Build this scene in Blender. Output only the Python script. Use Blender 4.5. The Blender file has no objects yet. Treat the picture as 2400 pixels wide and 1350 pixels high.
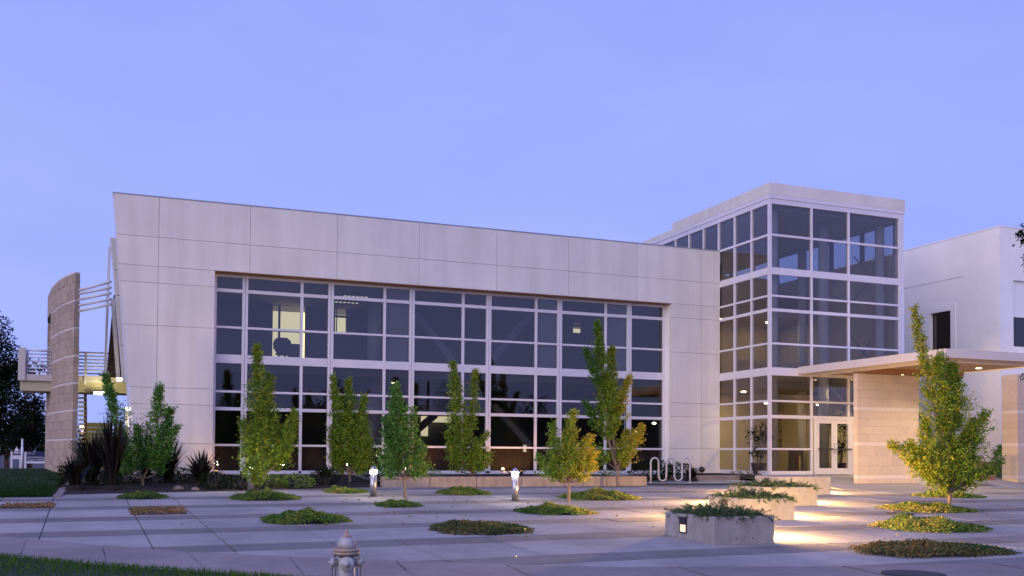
import bpy, math, random
import numpy as np
from mathutils import Matrix, Vector
R = math.radians
SC = bpy.context.scene
COL = SC.collection
rng = np.random.default_rng(7)
random.seed(7)

# ------------------------------------------------------------------ camera
F_PX, CY_PX, YAW, PITCH, ROLL, EYE = 2270.3, 1007.1, 0.37323, 0.025059, 0.0068956, 1.6
def _axes():
    cy, sy = math.cos(YAW), math.sin(YAW); cp, sp = math.cos(PITCH), math.sin(PITCH)
    w = np.array([sy*cp, cy*cp, sp]); r = np.array([cy, -sy, 0.0]); u = np.cross(r, w)
    cr, sr = math.cos(ROLL), math.sin(ROLL)
    return cr*r + sr*u, -sr*r + cr*u, w
AR, AU, AW = _axes()
cam = bpy.data.cameras.new('camera'); cam_o = bpy.data.objects.new('camera', cam); COL.objects.link(cam_o)
cam.sensor_width = 36; cam.lens = F_PX*36/2400; cam.shift_y = (CY_PX-675)/2400; cam.clip_end = 3000; cam.clip_start = 0.1
m = Matrix(((AR[0], AU[0], -AW[0], 0), (AR[1], AU[1], -AW[1], 0), (AR[2], AU[2], -AW[2], EYE), (0, 0, 0, 1)))
cam_o.matrix_world = m
SC.camera = cam_o

# ------------------------------------------------------------------ sky, glow of the set sun, exposure
SUN_AZ, SUN_EL = R(-128), R(13)          # azimuth from +Y towards +X: behind the camera on the left
w = bpy.data.worlds.new('World'); SC.world = w; w.use_nodes = True
nt = w.node_tree; bg = nt.nodes['Background']
sk = nt.nodes.new('ShaderNodeTexSky'); sk.sky_type = 'NISHITA'; sk.sun_disc = False
sk.sun_elevation = R(2.0); sk.sun_rotation = SUN_AZ; sk.ozone_density = 4.0; sk.dust_density = 0.6
tint = nt.nodes.new('ShaderNodeMix'); tint.data_type = 'RGBA'; tint.blend_type = 'MIX'
tint.inputs[0].default_value = 0.88
tint.inputs[7].default_value = (2.70, 3.42, 8.8, 1)
nt.links.new(sk.outputs[0], tint.inputs[6])
wtc = nt.nodes.new('ShaderNodeTexCoord'); wmp = nt.nodes.new('ShaderNodeMapping'); wmp.inputs['Scale'].default_value = (1.2, 1.2, 3.2)
wn = nt.nodes.new('ShaderNodeTexNoise'); wn.inputs['Scale'].default_value = 1.6; wn.inputs['Detail'].default_value = 5; wn.inputs['Roughness'].default_value = .55
wr = nt.nodes.new('ShaderNodeMapRange'); wr.inputs['From Min'].default_value = .35; wr.inputs['From Max'].default_value = .75; wr.inputs['To Min'].default_value = .93; wr.inputs['To Max'].default_value = 1.10
wm = nt.nodes.new('ShaderNodeMix'); wm.data_type = 'RGBA'; wm.blend_type = 'MULTIPLY'; wm.inputs[0].default_value = 1.0
nt.links.new(wtc.outputs['Generated'], wmp.inputs[0]); nt.links.new(wmp.outputs[0], wn.inputs['Vector']); nt.links.new(wn.outputs['Fac'], wr.inputs['Value'])
wsx = nt.nodes.new('ShaderNodeSeparateXYZ'); nt.links.new(wtc.outputs['Generated'], wsx.inputs[0])
wg = nt.nodes.new('ShaderNodeMapRange'); wg.inputs['From Min'].default_value = 0.0; wg.inputs['From Max'].default_value = .5
nt.links.new(wsx.outputs['Z'], wg.inputs['Value'])
wc = nt.nodes.new('ShaderNodeMix'); wc.data_type = 'RGBA'; wc.inputs[6].default_value = (3.12, 3.80, 8.9, 1); wc.inputs[7].default_value = (2.48, 3.05, 8.5, 1)
nt.links.new(wg.outputs[0], wc.inputs[0]); nt.links.new(wc.outputs[2], tint.inputs[7]); nt.links.new(tint.outputs[2], wm.inputs[6]); nt.links.new(wr.outputs[0], wm.inputs[7]); nt.links.new(wm.outputs[2], bg.inputs[0])
bg.inputs[1].default_value = 0.12
sun = bpy.data.lights.new('sun', 'SUN'); sun.energy = 1.9; sun.angle = R(70); sun.color = (1.0, 0.86, 0.80)
sun_o = bpy.data.objects.new('sun', sun); COL.objects.link(sun_o)
sd = Vector((math.sin(SUN_AZ)*math.cos(SUN_EL), math.cos(SUN_AZ)*math.cos(SUN_EL), math.sin(SUN_EL)))
sun_o.rotation_euler = sd.to_track_quat('Z', 'Y').to_euler()
SC.view_settings.view_transform = 'Standard'; SC.view_settings.look = 'None'
SC.view_settings.exposure = 0.28; SC.view_settings.gamma = 1.0; SC.view_settings.use_curve_mapping = False
SC.render.engine = 'CYCLES'
SC.cycles.max_bounces = 8; SC.cycles.diffuse_bounces = 3; SC.cycles.glossy_bounces = 4
SC.cycles.transparent_max_bounces = 24; SC.cycles.transmission_bounces = 6
SC.cycles.sample_clamp_indirect = 4.0
SC.cycles.use_denoising = True

# ------------------------------------------------------------------ pixel <-> place helpers
def ray(x, y): return (x-1200)/F_PX*AR - (y-CY_PX)/F_PX*AU + AW
def _up(p): return np.array([p[0], p[1], p[2]+EYE])
def fY(x, y, Y): d = ray(x, y); return _up(d*(Y/d[1]))
def fX(x, y, X): d = ray(x, y); return _up(d*(X/d[0]))
def fZ(x, y, Z): d = ray(x, y); return _up(d*((Z-EYE)/d[2]))
def gz(Y):
    if Y < 13: return 0.0
    if Y < 42: return 0.03*(Y-13)
    if Y < 90: return 0.87-0.017*(Y-42)
    return 0.054
def gr(x, y):
    d = ray(x, y); lo, hi = 1.0, 200.0
    for _ in range(60):
        mm = (lo+hi)/2
        if EYE+d[2]*mm-gz(d[1]*mm) > 0: lo = mm
        else: hi = mm
    return _up(d*lo)
def ppm(p): q = np.array(p, float); q[2] -= EYE; return F_PX/float(q@AW)

# ------------------------------------------------------------------ object helpers
def link(o, parent=None):
    COL.objects.link(o)
    if parent is not None: o.parent = parent
    return o
def tag(o, label=None, cat=None, group=None, kind=None):
    if label: o['label'] = label
    if cat: o['category'] = cat
    if group: o['group'] = group
    if kind: o['kind'] = kind
    return o
def empty(name, loc, rz=0.0):
    o = bpy.data.objects.new(name, None); o.empty_display_size = 0.2
    o.location = loc; o.rotation_euler = (0, 0, rz); return link(o)
class MB:
    def __init__(s): s.v = []; s.f = []; s.sm = []
    def poly(s, vs, fs, smooth=False):
        b = len(s.v); s.v += [tuple(map(float, q)) for q in vs]
        for q in fs: s.f.append(tuple(i+b for i in q)); s.sm.append(smooth)
        return s
    def box(s, x0, x1, y0, y1, z0, z1):
        return s.poly([(x0,y0,z0),(x1,y0,z0),(x1,y1,z0),(x0,y1,z0),(x0,y0,z1),(x1,y0,z1),(x1,y1,z1),(x0,y1,z1)],
                      [(0,3,2,1),(4,5,6,7),(0,1,5,4),(1,2,6,5),(2,3,7,6),(3,0,4,7)])
    def bbox(s, x0, x1, y0, y1, z0, z1, b=0.01):
        # box with chamfered vertical and top edges
        pts = []
        for (z, i) in ((z0, 0), (z1-b, 0), (z1, b)):
            xa, xb, ya, yb = x0+i, x1-i, y0+i, y1-i
            pts += [(xa+b,ya,z),(xb-b,ya,z),(xb,ya+b,z),(xb,yb-b,z),(xb-b,yb,z),(xa+b,yb,z),(xa,yb-b,z),(xa,ya+b,z)]
        fs = [tuple(range(7,-1,-1)), tuple(range(16,24))]
        for k in (0, 8):
            for i in range(8): j = (i+1) % 8; fs.append((k+i, k+j, k+8+j, k+8+i))
        return s.poly(pts, fs)
    def prism(s, pts, y0, y1):
        # polygon in x,z extruded along y ; pts counter-clockwise seen from -y
        n = len(pts)
        vs = [(p[0], y0, p[1]) for p in pts]+[(p[0], y1, p[1]) for p in pts]
        fs = [tuple(range(n)), tuple(range(2*n-1, n-1, -1))]
        for i in range(n): j = (i+1) % n; fs.append((j, i, n+i, n+j))
        return s.poly(vs, fs)
    def bar(s, a, b, wd, ht=None, up=(0,0,1)):
        a = Vector(a); b = Vector(b); d = (b-a).normalized(); ht = ht or wd
        u = Vector(up)
        if abs(d.dot(u)) > .98: u = Vector((0,1,0))
        sx = d.cross(u).normalized(); uy = sx.cross(d).normalized()
        vs = []
        for p in (a, b):
            for (i, j) in ((-1,-1),(1,-1),(1,1),(-1,1)): vs.append(p+sx*i*wd/2+uy*j*ht/2)
        return s.poly(vs, [(0,1,2,3),(7,6,5,4),(0,4,5,1),(1,5,6,2),(2,6,7,3),(3,7,4,0)])
    def tube(s, pts, rad, n=8, cap=True):
        pts = [Vector(p) for p in pts]
        rad = rad if isinstance(rad, (list, tuple, np.ndarray)) else [rad]*len(pts)
        ring = []; prev = None
        for i, p in enumerate(pts):
            d = (pts[min(i+1, len(pts)-1)]-pts[max(i-1, 0)]).normalized()
            if prev is None:
                a = Vector((1,0,0)) if abs(d.x) < .9 else Vector((0,1,0)); sx = d.cross(a).normalized()
            else: sx = (prev-d*prev.dot(d)).normalized()
            prev = sx; sy = d.cross(sx)
            ring.append([p+(sx*math.cos(2*math.pi*k/n)+sy*math.sin(2*math.pi*k/n))*rad[i] for k in range(n)])
        vs = [v for r_ in ring for v in r_]; fs = []
        for i in range(len(pts)-1):
            for k in range(n): j = (k+1) % n; fs.append((i*n+k, i*n+j, (i+1)*n+j, (i+1)*n+k))
        if cap: fs += [tuple(range(n-1, -1, -1)), tuple(range((len(pts)-1)*n, len(pts)*n))]
        return s.poly(vs, fs, True)
    def lathe(s, prof, c=(0,0,0), n=24, axis='z', smooth=True):
        vs = []; fs = []
        for (r_, h) in prof:
            for k in range(n):
                a = 2*math.pi*k/n; x, y = r_*math.cos(a), r_*math.sin(a)
                if axis == 'z': vs.append((c[0]+x, c[1]+y, c[2]+h))
                elif axis == 'x': vs.append((c[0]+h, c[1]+x, c[2]+y))
                else: vs.append((c[0]+x, c[1]-h, c[2]+y))
        for i in range(len(prof)-1):
            for k in range(n): j = (k+1) % n; fs.append((i*n+k, i*n+j, (i+1)*n+j, (i+1)*n+k))
        fs += [tuple(range(n-1, -1, -1)), tuple(range((len(prof)-1)*n, len(prof)*n))]
        return s.poly(vs, fs, smooth)
    def mesh(s, name):
        me = bpy.data.meshes.new(name); me.from_pydata(s.v, [], s.f)
        me.polygons.foreach_set('use_smooth', s.sm); me.update(); return me
    def build(s, name, mat, parent=None, loc=None, rz=0.0):
        me = s.mesh(name)
        if mat: me.materials.append(mat)
        o = bpy.data.objects.new(name, me)
        if loc is not None: o.location = loc
        o.rotation_euler = (0, 0, rz)
        return link(o, parent)
def np_mesh(name, V, Fq, mat, parent=None, tintv=None, loc=None):
    """quads from arrays; tintv: one value per quad stored on its corners"""
    me = bpy.data.meshes.new(name); nv, nf = len(V), len(Fq); k = Fq.shape[1]
    me.vertices.add(nv); me.vertices.foreach_set('co', np.asarray(V, np.float32).ravel())
    me.loops.add(nf*k); me.loops.foreach_set('vertex_index', np.asarray(Fq, np.int32).ravel())
    me.polygons.add(nf); me.polygons.foreach_set('loop_start', np.arange(0, nf*k, k, dtype=np.int32))
    me.update(calc_edges=True)
    if tintv is not None:
        a = me.attributes.new('tint', 'FLOAT', 'FACE'); a.data.foreach_set('value', np.asarray(tintv, np.float32))
    me.materials.append(mat); me.validate()
    o = bpy.data.objects.new(name, me)
    if loc is not None: o.location = loc
    return link(o, parent)
def text_mesh(name, body, size, mat, parent, mtx, align='LEFT', extrude=0.003):
    cu = bpy.data.curves.new('t', 'FONT'); cu.body = body; cu.size = size; cu.align_x = align; cu.extrude = extrude
    to = bpy.data.objects.new('t', cu); COL.objects.link(to)
    bpy.context.view_layer.update()
    me = bpy.data.meshes.new_from_object(to.evaluated_get(bpy.context.evaluated_depsgraph_get()))
    bpy.data.objects.remove(to); bpy.data.curves.remove(cu)
    me.transform(mtx); me.materials.clear(); me.materials.append(mat); me.name = name
    return link(bpy.data.objects.new(name, me), parent)

# ------------------------------------------------------------------ materials
def mat_new(name):
    mt = bpy.data.materials.new(name); mt.use_nodes = True
    n = mt.node_tree; b = n.nodes['Principled BSDF']; return mt, n, b
def nd(n, t, **k):
    q = n.nodes.new(t)
    for a, v in k.items(): setattr(q, a, v)
    return q
def surf(name, c1, c2=None, scale=4.0, rough=0.7, bump=0.0, bscale=60.0, metal=0.0, rnd=0.0, stain=0.0, spec=0.4, streak=None, sk0=.82):
    """noise mottled surface in object coordinates; rnd varies value from object to object; stain = large soft blotches"""
    mt, n, b = mat_new(name); c2 = c2 or tuple(x*.85 for x in c1)
    tc = nd(n, 'ShaderNodeTexCoord'); co = tc.outputs['Object']
    no = nd(n, 'ShaderNodeTexNoise'); no.inputs['Scale'].default_value = scale; no.inputs['Detail'].default_value = 6
    no.inputs['Roughness'].default_value = 0.65
    n.links.new(co, no.inputs['Vector'])
    mp = nd(n, 'ShaderNodeMapRange'); mp.inputs['From Min'].default_value = .3; mp.inputs['From Max'].default_value = .7
    n.links.new(no.outputs['Fac'], mp.inputs['Value'])
    mx = nd(n, 'ShaderNodeMix', data_type='RGBA'); mx.inputs[6].default_value = (*c1, 1); mx.inputs[7].default_value = (*c2, 1)
    n.links.new(mp.outputs[0], mx.inputs[0]); out = mx.outputs[2]
    def mul(out, fac_socket, lo, hi, fmin, fmax):
        r_ = nd(n, 'ShaderNodeMapRange'); r_.inputs['From Min'].default_value = fmin; r_.inputs['From Max'].default_value = fmax
        r_.inputs['To Min'].default_value = lo; r_.inputs['To Max'].default_value = hi
        n.links.new(fac_socket, r_.inputs['Value'])
        q = nd(n, 'ShaderNodeMix', data_type='RGBA', blend_type='MULTIPLY'); q.inputs[0].default_value = 1.0
        n.links.new(out, q.inputs[6]); n.links.new(r_.outputs[0], q.inputs[7]); return q.outputs[2]
    if rnd:
        oi = nd(n, 'ShaderNodeObjectInfo'); out = mul(out, oi.outputs['Random'], 1-rnd, 1+rnd, 0, 1)
    if stain:
        ns = nd(n, 'ShaderNodeTexNoise'); ns.inputs['Scale'].default_value = .55; ns.inputs['Detail'].default_value = 4
        n.links.new(co, ns.inputs['Vector']); out = mul(out, ns.outputs['Fac'], 1-stain, 1+stain*.5, .35, .65)
    if streak:
        mpg = nd(n, 'ShaderNodeMapping'); mpg.inputs['Scale'].default_value = streak
        n.links.new(co, mpg.inputs['Vector'])
        ns = nd(n, 'ShaderNodeTexNoise'); ns.inputs['Scale'].default_value = 1.0; ns.inputs['Detail'].default_value = 5
        n.links.new(mpg.outputs[0], ns.inputs['Vector']); out = mul(out, ns.outputs['Fac'], sk0, 1.04, .32, .62)
    n.links.new(out, b.inputs['Base Color'])
    b.inputs['Roughness'].default_value = rough; b.inputs['Metallic'].default_value = metal
    b.inputs['Specular IOR Level'].default_value = spec
    if bump:
        nb = nd(n, 'ShaderNodeTexNoise'); nb.inputs['Scale'].default_value = bscale; nb.inputs['Detail'].default_value = 4
        n.links.new(co, nb.inputs['Vector'])
        bp = nd(n, 'ShaderNodeBump'); bp.inputs['Strength'].default_value = bump; bp.inputs['Distance'].default_value = .02
        n.links.new(nb.outputs['Fac'], bp.inputs['Height']); n.links.new(bp.outputs[0], b.inputs['Normal'])
    return mt
def emit(name, col, s):
    mt, n, b = mat_new(name); b.inputs['Base Color'].default_value = (*col, 1)
    b.inputs['Emission Color'].default_value = (*col, 1); b.inputs['Emission Strength'].default_value = s; return mt
def glass(name, tintc, base=0.06, rough=0.0):
    mt, n, b = mat_new(name); n.nodes.remove(b)
    tr = nd(n, 'ShaderNodeBsdfTransparent'); tr.inputs[0].default_value = (*tintc, 1)
    gl = nd(n, 'ShaderNodeBsdfGlossy'); gl.inputs['Roughness'].default_value = rough; gl.inputs[0].default_value = (.95, .86, .80, 1)
    fr = nd(n, 'ShaderNodeFresnel'); fr.inputs[0].default_value = 1.5
    ad = nd(n, 'ShaderNodeMath', operation='ADD'); ad.inputs[1].default_value = base; ad.use_clamp = True
    mx = nd(n, 'ShaderNodeMixShader'); ge = nd(n, 'ShaderNodeNewGeometry'); fl = nd(n, 'ShaderNodeMath', operation='SUBTRACT'); fl.inputs[0].default_value = 1.0; n.links.new(ge.outputs['Backfacing'], fl.inputs[1])
    db = nd(n, 'ShaderNodeMath', operation='MULTIPLY'); db.inputs[1].default_value = 1.8; n.links.new(fr.outputs[0], db.inputs[0]); n.links.new(db.outputs[0], ad.inputs[0])
    fm = nd(n, 'ShaderNodeMath', operation='MULTIPLY'); n.links.new(ad.outputs[0], fm.inputs[0]); n.links.new(fl.outputs[0], fm.inputs[1]); n.links.new(fm.outputs[0], mx.inputs[0])
    n.links.new(tr.outputs[0], mx.inputs[1]); n.links.new(gl.outputs[0], mx.inputs[2])
    n.links.new(mx.outputs[0], n.nodes['Material Output'].inputs[0]); return mt
def leafmat(name, dark, mid, warm, trans=0.35, spec=.2):
    mt, n, b = mat_new(name); n.nodes.remove(b)
    at = nd(n, 'ShaderNodeAttribute', attribute_name='tint'); cr = nd(n, 'ShaderNodeValToRGB')
    cr.color_ramp.elements[0].position = 0; cr.color_ramp.elements[0].color = (*dark, 1)
    cr.color_ramp.elements[1].position = 1; cr.color_ramp.elements[1].color = (*warm, 1)
    e = cr.color_ramp.elements.new(.5); e.color = (*mid, 1)
    n.links.new(at.outputs['Fac'], cr.inputs[0])
    df = nd(n, 'ShaderNodeBsdfPrincipled'); df.inputs['Roughness'].default_value = .45; df.inputs['Specular IOR Level'].default_value = spec
    tl = nd(n, 'ShaderNodeBsdfTranslucent'); mx = nd(n, 'ShaderNodeMixShader'); mx.inputs[0].default_value = trans
    n.links.new(cr.outputs[0], df.inputs['Base Color']); n.links.new(cr.outputs[0], tl.inputs[0])
    n.links.new(df.outputs[0], mx.inputs[1]); n.links.new(tl.outputs[0], mx.inputs[2])
    n.links.new(mx.outputs[0], n.nodes['Material Output'].inputs[0]); return mt

M = {}
M['panel'] = surf('painted concrete panel', (.67,.625,.58), (.635,.59,.548), 1.3, .75, .08, 40, rnd=.02, stain=.04, streak=(2.6, 2.6, .22), sk0=.94)
M['joint'] = surf('sealant joint', (.36,.335,.33), None, 6, .9)
M['stucco'] = surf('white stucco', (.86,.82,.775), (.82,.78,.735), 2, .8, .1, 80, stain=.05)
M['frame'] = surf('white aluminium', (.66,.63,.66), (.60,.57,.60), 1.5, .38, rnd=.03, spec=.5)
M['soffit'] = surf('brown soffit metal', (.33,.17,.07), (.26,.13,.055), 2, .5)
M['glass'] = glass('window glass', (.74,.75,.77), .005)
M['glass_up'] = glass('tinted upper glass', (.72,.74,.77), .032)
M['blind'] = surf('roller blind', (.20,.19,.19), None, 3, .9)
M['slab'] = surf('broom finished concrete', (.345,.318,.292), (.288,.264,.243), 3, .85, .15, 120, rnd=.08, stain=.22)
M['band'] = surf('exposed aggregate', (.225,.205,.19), (.165,.15,.138), 40, .9, .5, 160, rnd=.07, stain=.2)
M['walk'] = surf('sidewalk concrete', (.265,.22,.20), (.215,.175,.16), 2.5, .85, .15, 110, rnd=.06, stain=.16)
M['cast'] = surf('cast concrete', (.38,.35,.325), (.29,.265,.245), 5, .8, .25, 60, stain=.16, streak=(3.5, 3.5, .6))
M['retain'] = surf('retaining wall concrete', (.33,.265,.225), (.24,.19,.16), 5, .85, .25, 60, streak=(5, 5, .35))
M['soil'] = surf('bark mulch', (.022,.016,.013), (.010,.008,.007), 25, .95, .8, 40)
M['dry'] = surf('dry leaf litter', (.11,.065,.045), (.05,.03,.022), 22, .95, .8, 40)
M['earth'] = surf('earth and asphalt', (.05,.047,.045), (.04,.038,.035), .6, .9, .2, 30)
M['lawn'] = surf('lawn', (.018,.040,.010), (.011,.026,.006), 9, .9, .6, 60, stain=.25)
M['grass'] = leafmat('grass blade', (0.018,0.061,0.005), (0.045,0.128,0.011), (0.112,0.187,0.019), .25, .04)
M['stone'] = surf('tan split face block', (.40,.305,.235), (.33,.245,.185), 7, .9, .55, 30, rnd=.11)
M['stone_l'] = surf('pale block course', (.58,.52,.48), (.52,.46,.42), 6, .85, .3, 40, rnd=.04)
M['stone_p'] = surf('pink tan block', (.50,.415,.335), (.445,.365,.29), 7, .9, .35, 30, rnd=.045)
M['mortar'] = surf('mortar', (.36,.275,.22), None, 9, .95)
M['metal'] = surf('brushed steel', (.46,.46,.50), (.38,.38,.42), 8, .35, metal=.75)
M['dark'] = surf('dark metal', (.03,.028,.03), None, 5, .5)
M['galv'] = surf('galvanised pipe', (.62,.60,.58), (.46,.44,.43), 14, .5, metal=.25)
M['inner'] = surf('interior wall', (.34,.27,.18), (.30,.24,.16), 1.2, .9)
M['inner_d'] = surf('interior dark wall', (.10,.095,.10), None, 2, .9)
M['carpet'] = surf('carpet', (.07,.065,.06), None, 12, .95)
M['ceil'] = surf('ceiling tile', (.30,.29,.28), None, 3, .9)
M['brownpanel'] = surf('brown knee wall', (.12,.075,.05), (.09,.055,.038), 3, .8, streak=(6,6,.5))
M['glow_wall'] = emit('self-glowing room wall', (1.0,.88,.52), .85)  # wall glows by itself, standing in for the room's lighting
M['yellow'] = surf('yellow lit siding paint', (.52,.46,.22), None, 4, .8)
M['column'] = surf('painted steel column', (.42,.40,.40), None, 3, .6)
M['bark'] = surf('smooth bark', (.23,.17,.13), (.14,.10,.075), 18, .9, .5, 40)
M['bark_d'] = surf('dark bark', (.06,.045,.038), None, 12, .95, .5, 30)
M['brick'] = surf('red brick', (.30,.13,.10), (.22,.09,.07), 20, .9, .3, 60, rnd=.15)
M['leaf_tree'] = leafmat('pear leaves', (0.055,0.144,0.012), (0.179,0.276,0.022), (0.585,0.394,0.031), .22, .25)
M['turf'] = leafmat('grass blade with shade in its colour', (.008,.030,.006), (.016,.055,.010), (.03,.075,.016), .2, .03)  # same lawn grass, its shade put into a darker blade colour
M['leaf_cool'] = leafmat('green leaves', (0.040,0.129,0.024), (0.091,0.231,0.034), (0.230,0.296,0.041), .2, .25)
M['leaf_gc'] = leafmat('ground cover leaves', (0.032,0.086,0.014), (0.119,0.216,0.032), (0.396,0.292,0.072), .15, .15)
M['leaf_dry'] = leafmat('drying ground cover', (0.029,0.071,0.014), (0.140,0.125,0.045), (0.352,0.188,0.075), .2)
M['leaf_dark'] = leafmat('dark evergreen leaves', (0.004,0.008,0.003), (0.008,0.018,0.006), (0.018,0.027,0.010), .05, .03)
M['flax'] = leafmat('flax blades', (0.006,0.006,0.005), (0.013,0.011,0.010), (0.028,0.021,0.018), .05, .12)
M['juniper'] = leafmat('juniper', (0.020,0.056,0.031), (0.048,0.105,0.049), (0.238,0.210,0.063), .15)
M['hyd'] = surf('weathered silver paint', (.47,.46,.46), (.33,.315,.30), 18, .5, .2, 50, metal=.1, streak=(14, 14, 2))
M['rust'] = surf('rusty silver paint', (.40,.20,.085), (.36,.34,.33), 14, .6, .3, 60, metal=.1)
M['lens'] = emit('bollard lens', (1.0,.84,.66), 230)
M['step_lens'] = emit('step light lens', (1.0,.80,.50), 2.0)
M['step_dim'] = emit('weak step light lens', (1.0,.74,.48), .55)
M['can'] = emit('downlight lens', (1.0,.82,.50), 14)
M['up'] = emit('uplight lens', (1.0,.55,.18), 6)
M['sodium'] = emit('sodium lamp', (1.0,.50,.14), 28)
M['tubelamp'] = emit('fluorescent lens', (1.0,.95,.62), 9)
M['louvre'] = emit('dim louvre light', (1.0,.95,.70), .75)
M['signblue'] = surf('navy sign face', (.018,.020,.085), None, 3, .45)
M['signwhite'] = surf('white sign paint', (.72,.70,.74), None, 3, .5)
M['rock'] = surf('rounded rock', (.22,.17,.145), (.14,.11,.095), 5, .9, .4, 20, rnd=.2)
M['pot'] = surf('dark planter pot', (.04,.03,.028), None, 4, .5)
M['cover'] = surf('cast iron cover', (.045,.045,.055), (.03,.03,.038), 30, .6, .5, 80, metal=.4)
M['paper'] = surf('pale paper', (.45,.55,.42), None, 4, .8)

# ------------------------------------------------------------------ ground
Yf = 34.8                                   # plane of the long facade
PA = 0.045                                  # plaza grid turned slightly against the building
PC, PS = math.cos(math.atan(PA)), math.sin(math.atan(PA))
def pw(xp, yp):                              # plaza grid -> place (xp = x+PA*(y-18), yp = y-PA*x)
    y = (yp+PA*(xp+PA*18))/(1+PA*PA); x = xp-PA*(y-18); return x, y
def sheet(name, rows, mat, parent=None):     # rows: list of polylines of equal length
    mb = MB(); n = len(rows[0]); vs = [p for r_ in rows for p in r_]
    fs = [(i*n+k, i*n+k+1, (i+1)*n+k+1, (i+1)*n+k) for i in range(len(rows)-1) for k in range(n-1)]
    return mb.poly(vs, fs).build(name, mat, parent)
ground = sheet('ground', [[(x, y, gz(y)-.14) for x in (-900, -60, 0, 60, 900)] for y in (-900, -60, 13, 42, 90, 1800)], M['earth'])
tag(ground, kind='structure')
plaza = sheet('plaza', [[(x, y, gz(y)-.035) for x in (-6, 0, 10, 20, 48)] for y in (8, 13, 20, 27, 31.4)], M['joint'])
tag(plaza, kind='structure')
bands = [12.75+2.64*k for k in range(-1, 6)]             # near edge of each dark strip
xj = []
k = -3
while True:
    a = -1.42+2.80*k; xj += [a, a+1.66]; k += 1
    if a > 46: break
def slab(x0, x1, y0, y1, mat, name):
    g = .012; pts = [pw(x0+g, y0+g), pw(x1-g, y0+g), pw(x1-g, y1-g), pw(x0+g, y1-g)]
    if max(p[1] for p in pts) > 31.3 or min(p[1] for p in pts) < 8.1: return
    if max(p[0] for p in pts) > 47 or min(p[0] for p in pts) < -5.9: return
    # skip what the camera's surroundings cannot show
    cx = sum(p[0] for p in pts)/4; cyy = sum(p[1] for p in pts)/4
    if cx < -.14*cyy-1.5 or cx > 1.18*cyy+1.5: return
    dz = rng.uniform(-.003, .003)
    vs = [(p[0], p[1], gz(p[1])-.034) for p in pts]+[(p[0], p[1], gz(p[1])+dz) for p in pts]
    MB().poly(vs, [(4,5,6,7),(0,1,5,4),(1,2,6,5),(2,3,7,6),(3,0,4,7)]).build(name, mat, plaza)
for b0 in bands:
    for i in range(len(xj)-1):
        slab(xj[i], xj[i+1], b0, b0+.86, M['band'], 'aggregate_strip')
        slab(xj[i], xj[i+1], b0+.86, b0+2.64, M['slab'], 'concrete_slab')
# back part of the plaza, beside the beds
for i in range(len(xj)-1):
    slab(xj[i], xj[i+1], 28.59, 29.45, M['band'], 'aggregate_strip')
    slab(xj[i], xj[i+1], 29.45, 30.9, M['slab'], 'concrete_slab')

# sidewalk (curving) and the near lawn
edge = [(-9, 26.5), (-5, 21.4), (-2.04, 18.24), (-.42, 16.62), (.81, 15.5), (1.52, 15.1), (2.77, 14.27), (3.79, 13.74), (6.4, 12.25), (9.8, 11.36), (14, 10.6), (22, 9.6), (34, 8.6)]
gedge = [(-9, 23.6), (-5, 18.9), (-1.75, 15.66), (-1.2, 15.1), (-.58, 14.53), (.5, 13.66), (1.5, 12.92), (2.4, 11.8), (5.0, 10.2), (9.0, 8.7), (13, 8.2), (21, 8.0), (33, 7.0)]
def at_s(poly, s):
    P_ = np.array(poly); L = np.r_[0, np.cumsum(np.linalg.norm(np.diff(P_, axis=0), axis=1))]/np.sum(np.linalg.norm(np.diff(P_, axis=0), axis=1))
    return np.array([np.interp(s, L, P_[:, 0]), np.interp(s, L, P_[:, 1])])
ss = np.linspace(0, 1, 61)
E1 = np.array([at_s(edge, s) for s in ss]); E2 = np.array([at_s(gedge, s) for s in ss])
swalk = sheet('sidewalk', [[(*(E2[i]*(1-t)+E1[i]*t), gz((E2[i]*(1-t)+E1[i]*t)[1])-.012+.004*0) for i in range(61)] for t in (0, .25, .5, .75, 1.0)], M['joint'])
tag(swalk, kind='structure')
cuts = [0, 3, 6, 9, 12, 14, 16, 18, 20, 22, 24, 27, 30, 33, 36, 40, 45, 50, 55, 60]
for a, b_ in zip(cuts[:-1], cuts[1:]):
    n = 6; rows = []
    q = []
    for j in range(n+1):
        s = a+(b_-a)*j/n; s = min(max(s, a+.02), b_-.02); i0 = min(int(s), 59); fr = s-i0
        e1 = E1[i0]*(1-fr)+E1[i0+1]*fr; e2 = E2[i0]*(1-fr)+E2[i0+1]*fr
        q.append((e2, e1))
    rows = [[(*(p2*(1-t)+p1*t), gz((p2*(1-t)+p1*t)[1])+.008) for p2, p1 in q] for t in (0, .33, .66, 1)]
    rows = [[(*q[j][0], gz(q[j][0][1])-.02) for j in range(n+1)]]+rows+[[(*q[j][1], gz(q[j][1][1])-.02) for j in range(n+1)]]
    sheet('walk_slab', rows, M['walk'], swalk)
nl = [[(*(np.array([E2[i][0]-(.9+t*9), E2[i][1]-(.9+t*9)*1.1])*(t > 0)+E2[i]*(t == 0)), gz(E2[i][1]-(0 if t == 0 else (.9+t*9)*1.1))+.012+.02*(t > 0)) for i in range(61)] for t in (0, .02, .4, 1.0)]
lawn = sheet('lawn', nl, M['lawn']); tag(lawn, kind='structure')
ll = [[(x, y, gz(y)+.015+(.03 if 27.6 < y < 60 else 0)) for x in xs] for y, xs in ((27.15, (-60, -20, -8, -4.5, -1.86)), (27.6, (-60, -20, -8, -4.5, -1.88)), (31.5, (-60, -20, -8, -4.5, -2.0)), (36, (-60, -20, -8, -5, -2.2)), (42, (-60, -25, -12, -8, -2.4)), (56, (-60, -25, -12, -8, -2.6)))]
lawn2 = sheet('lawn', ll, M['lawn']); tag(lawn2, kind='structure')
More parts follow.
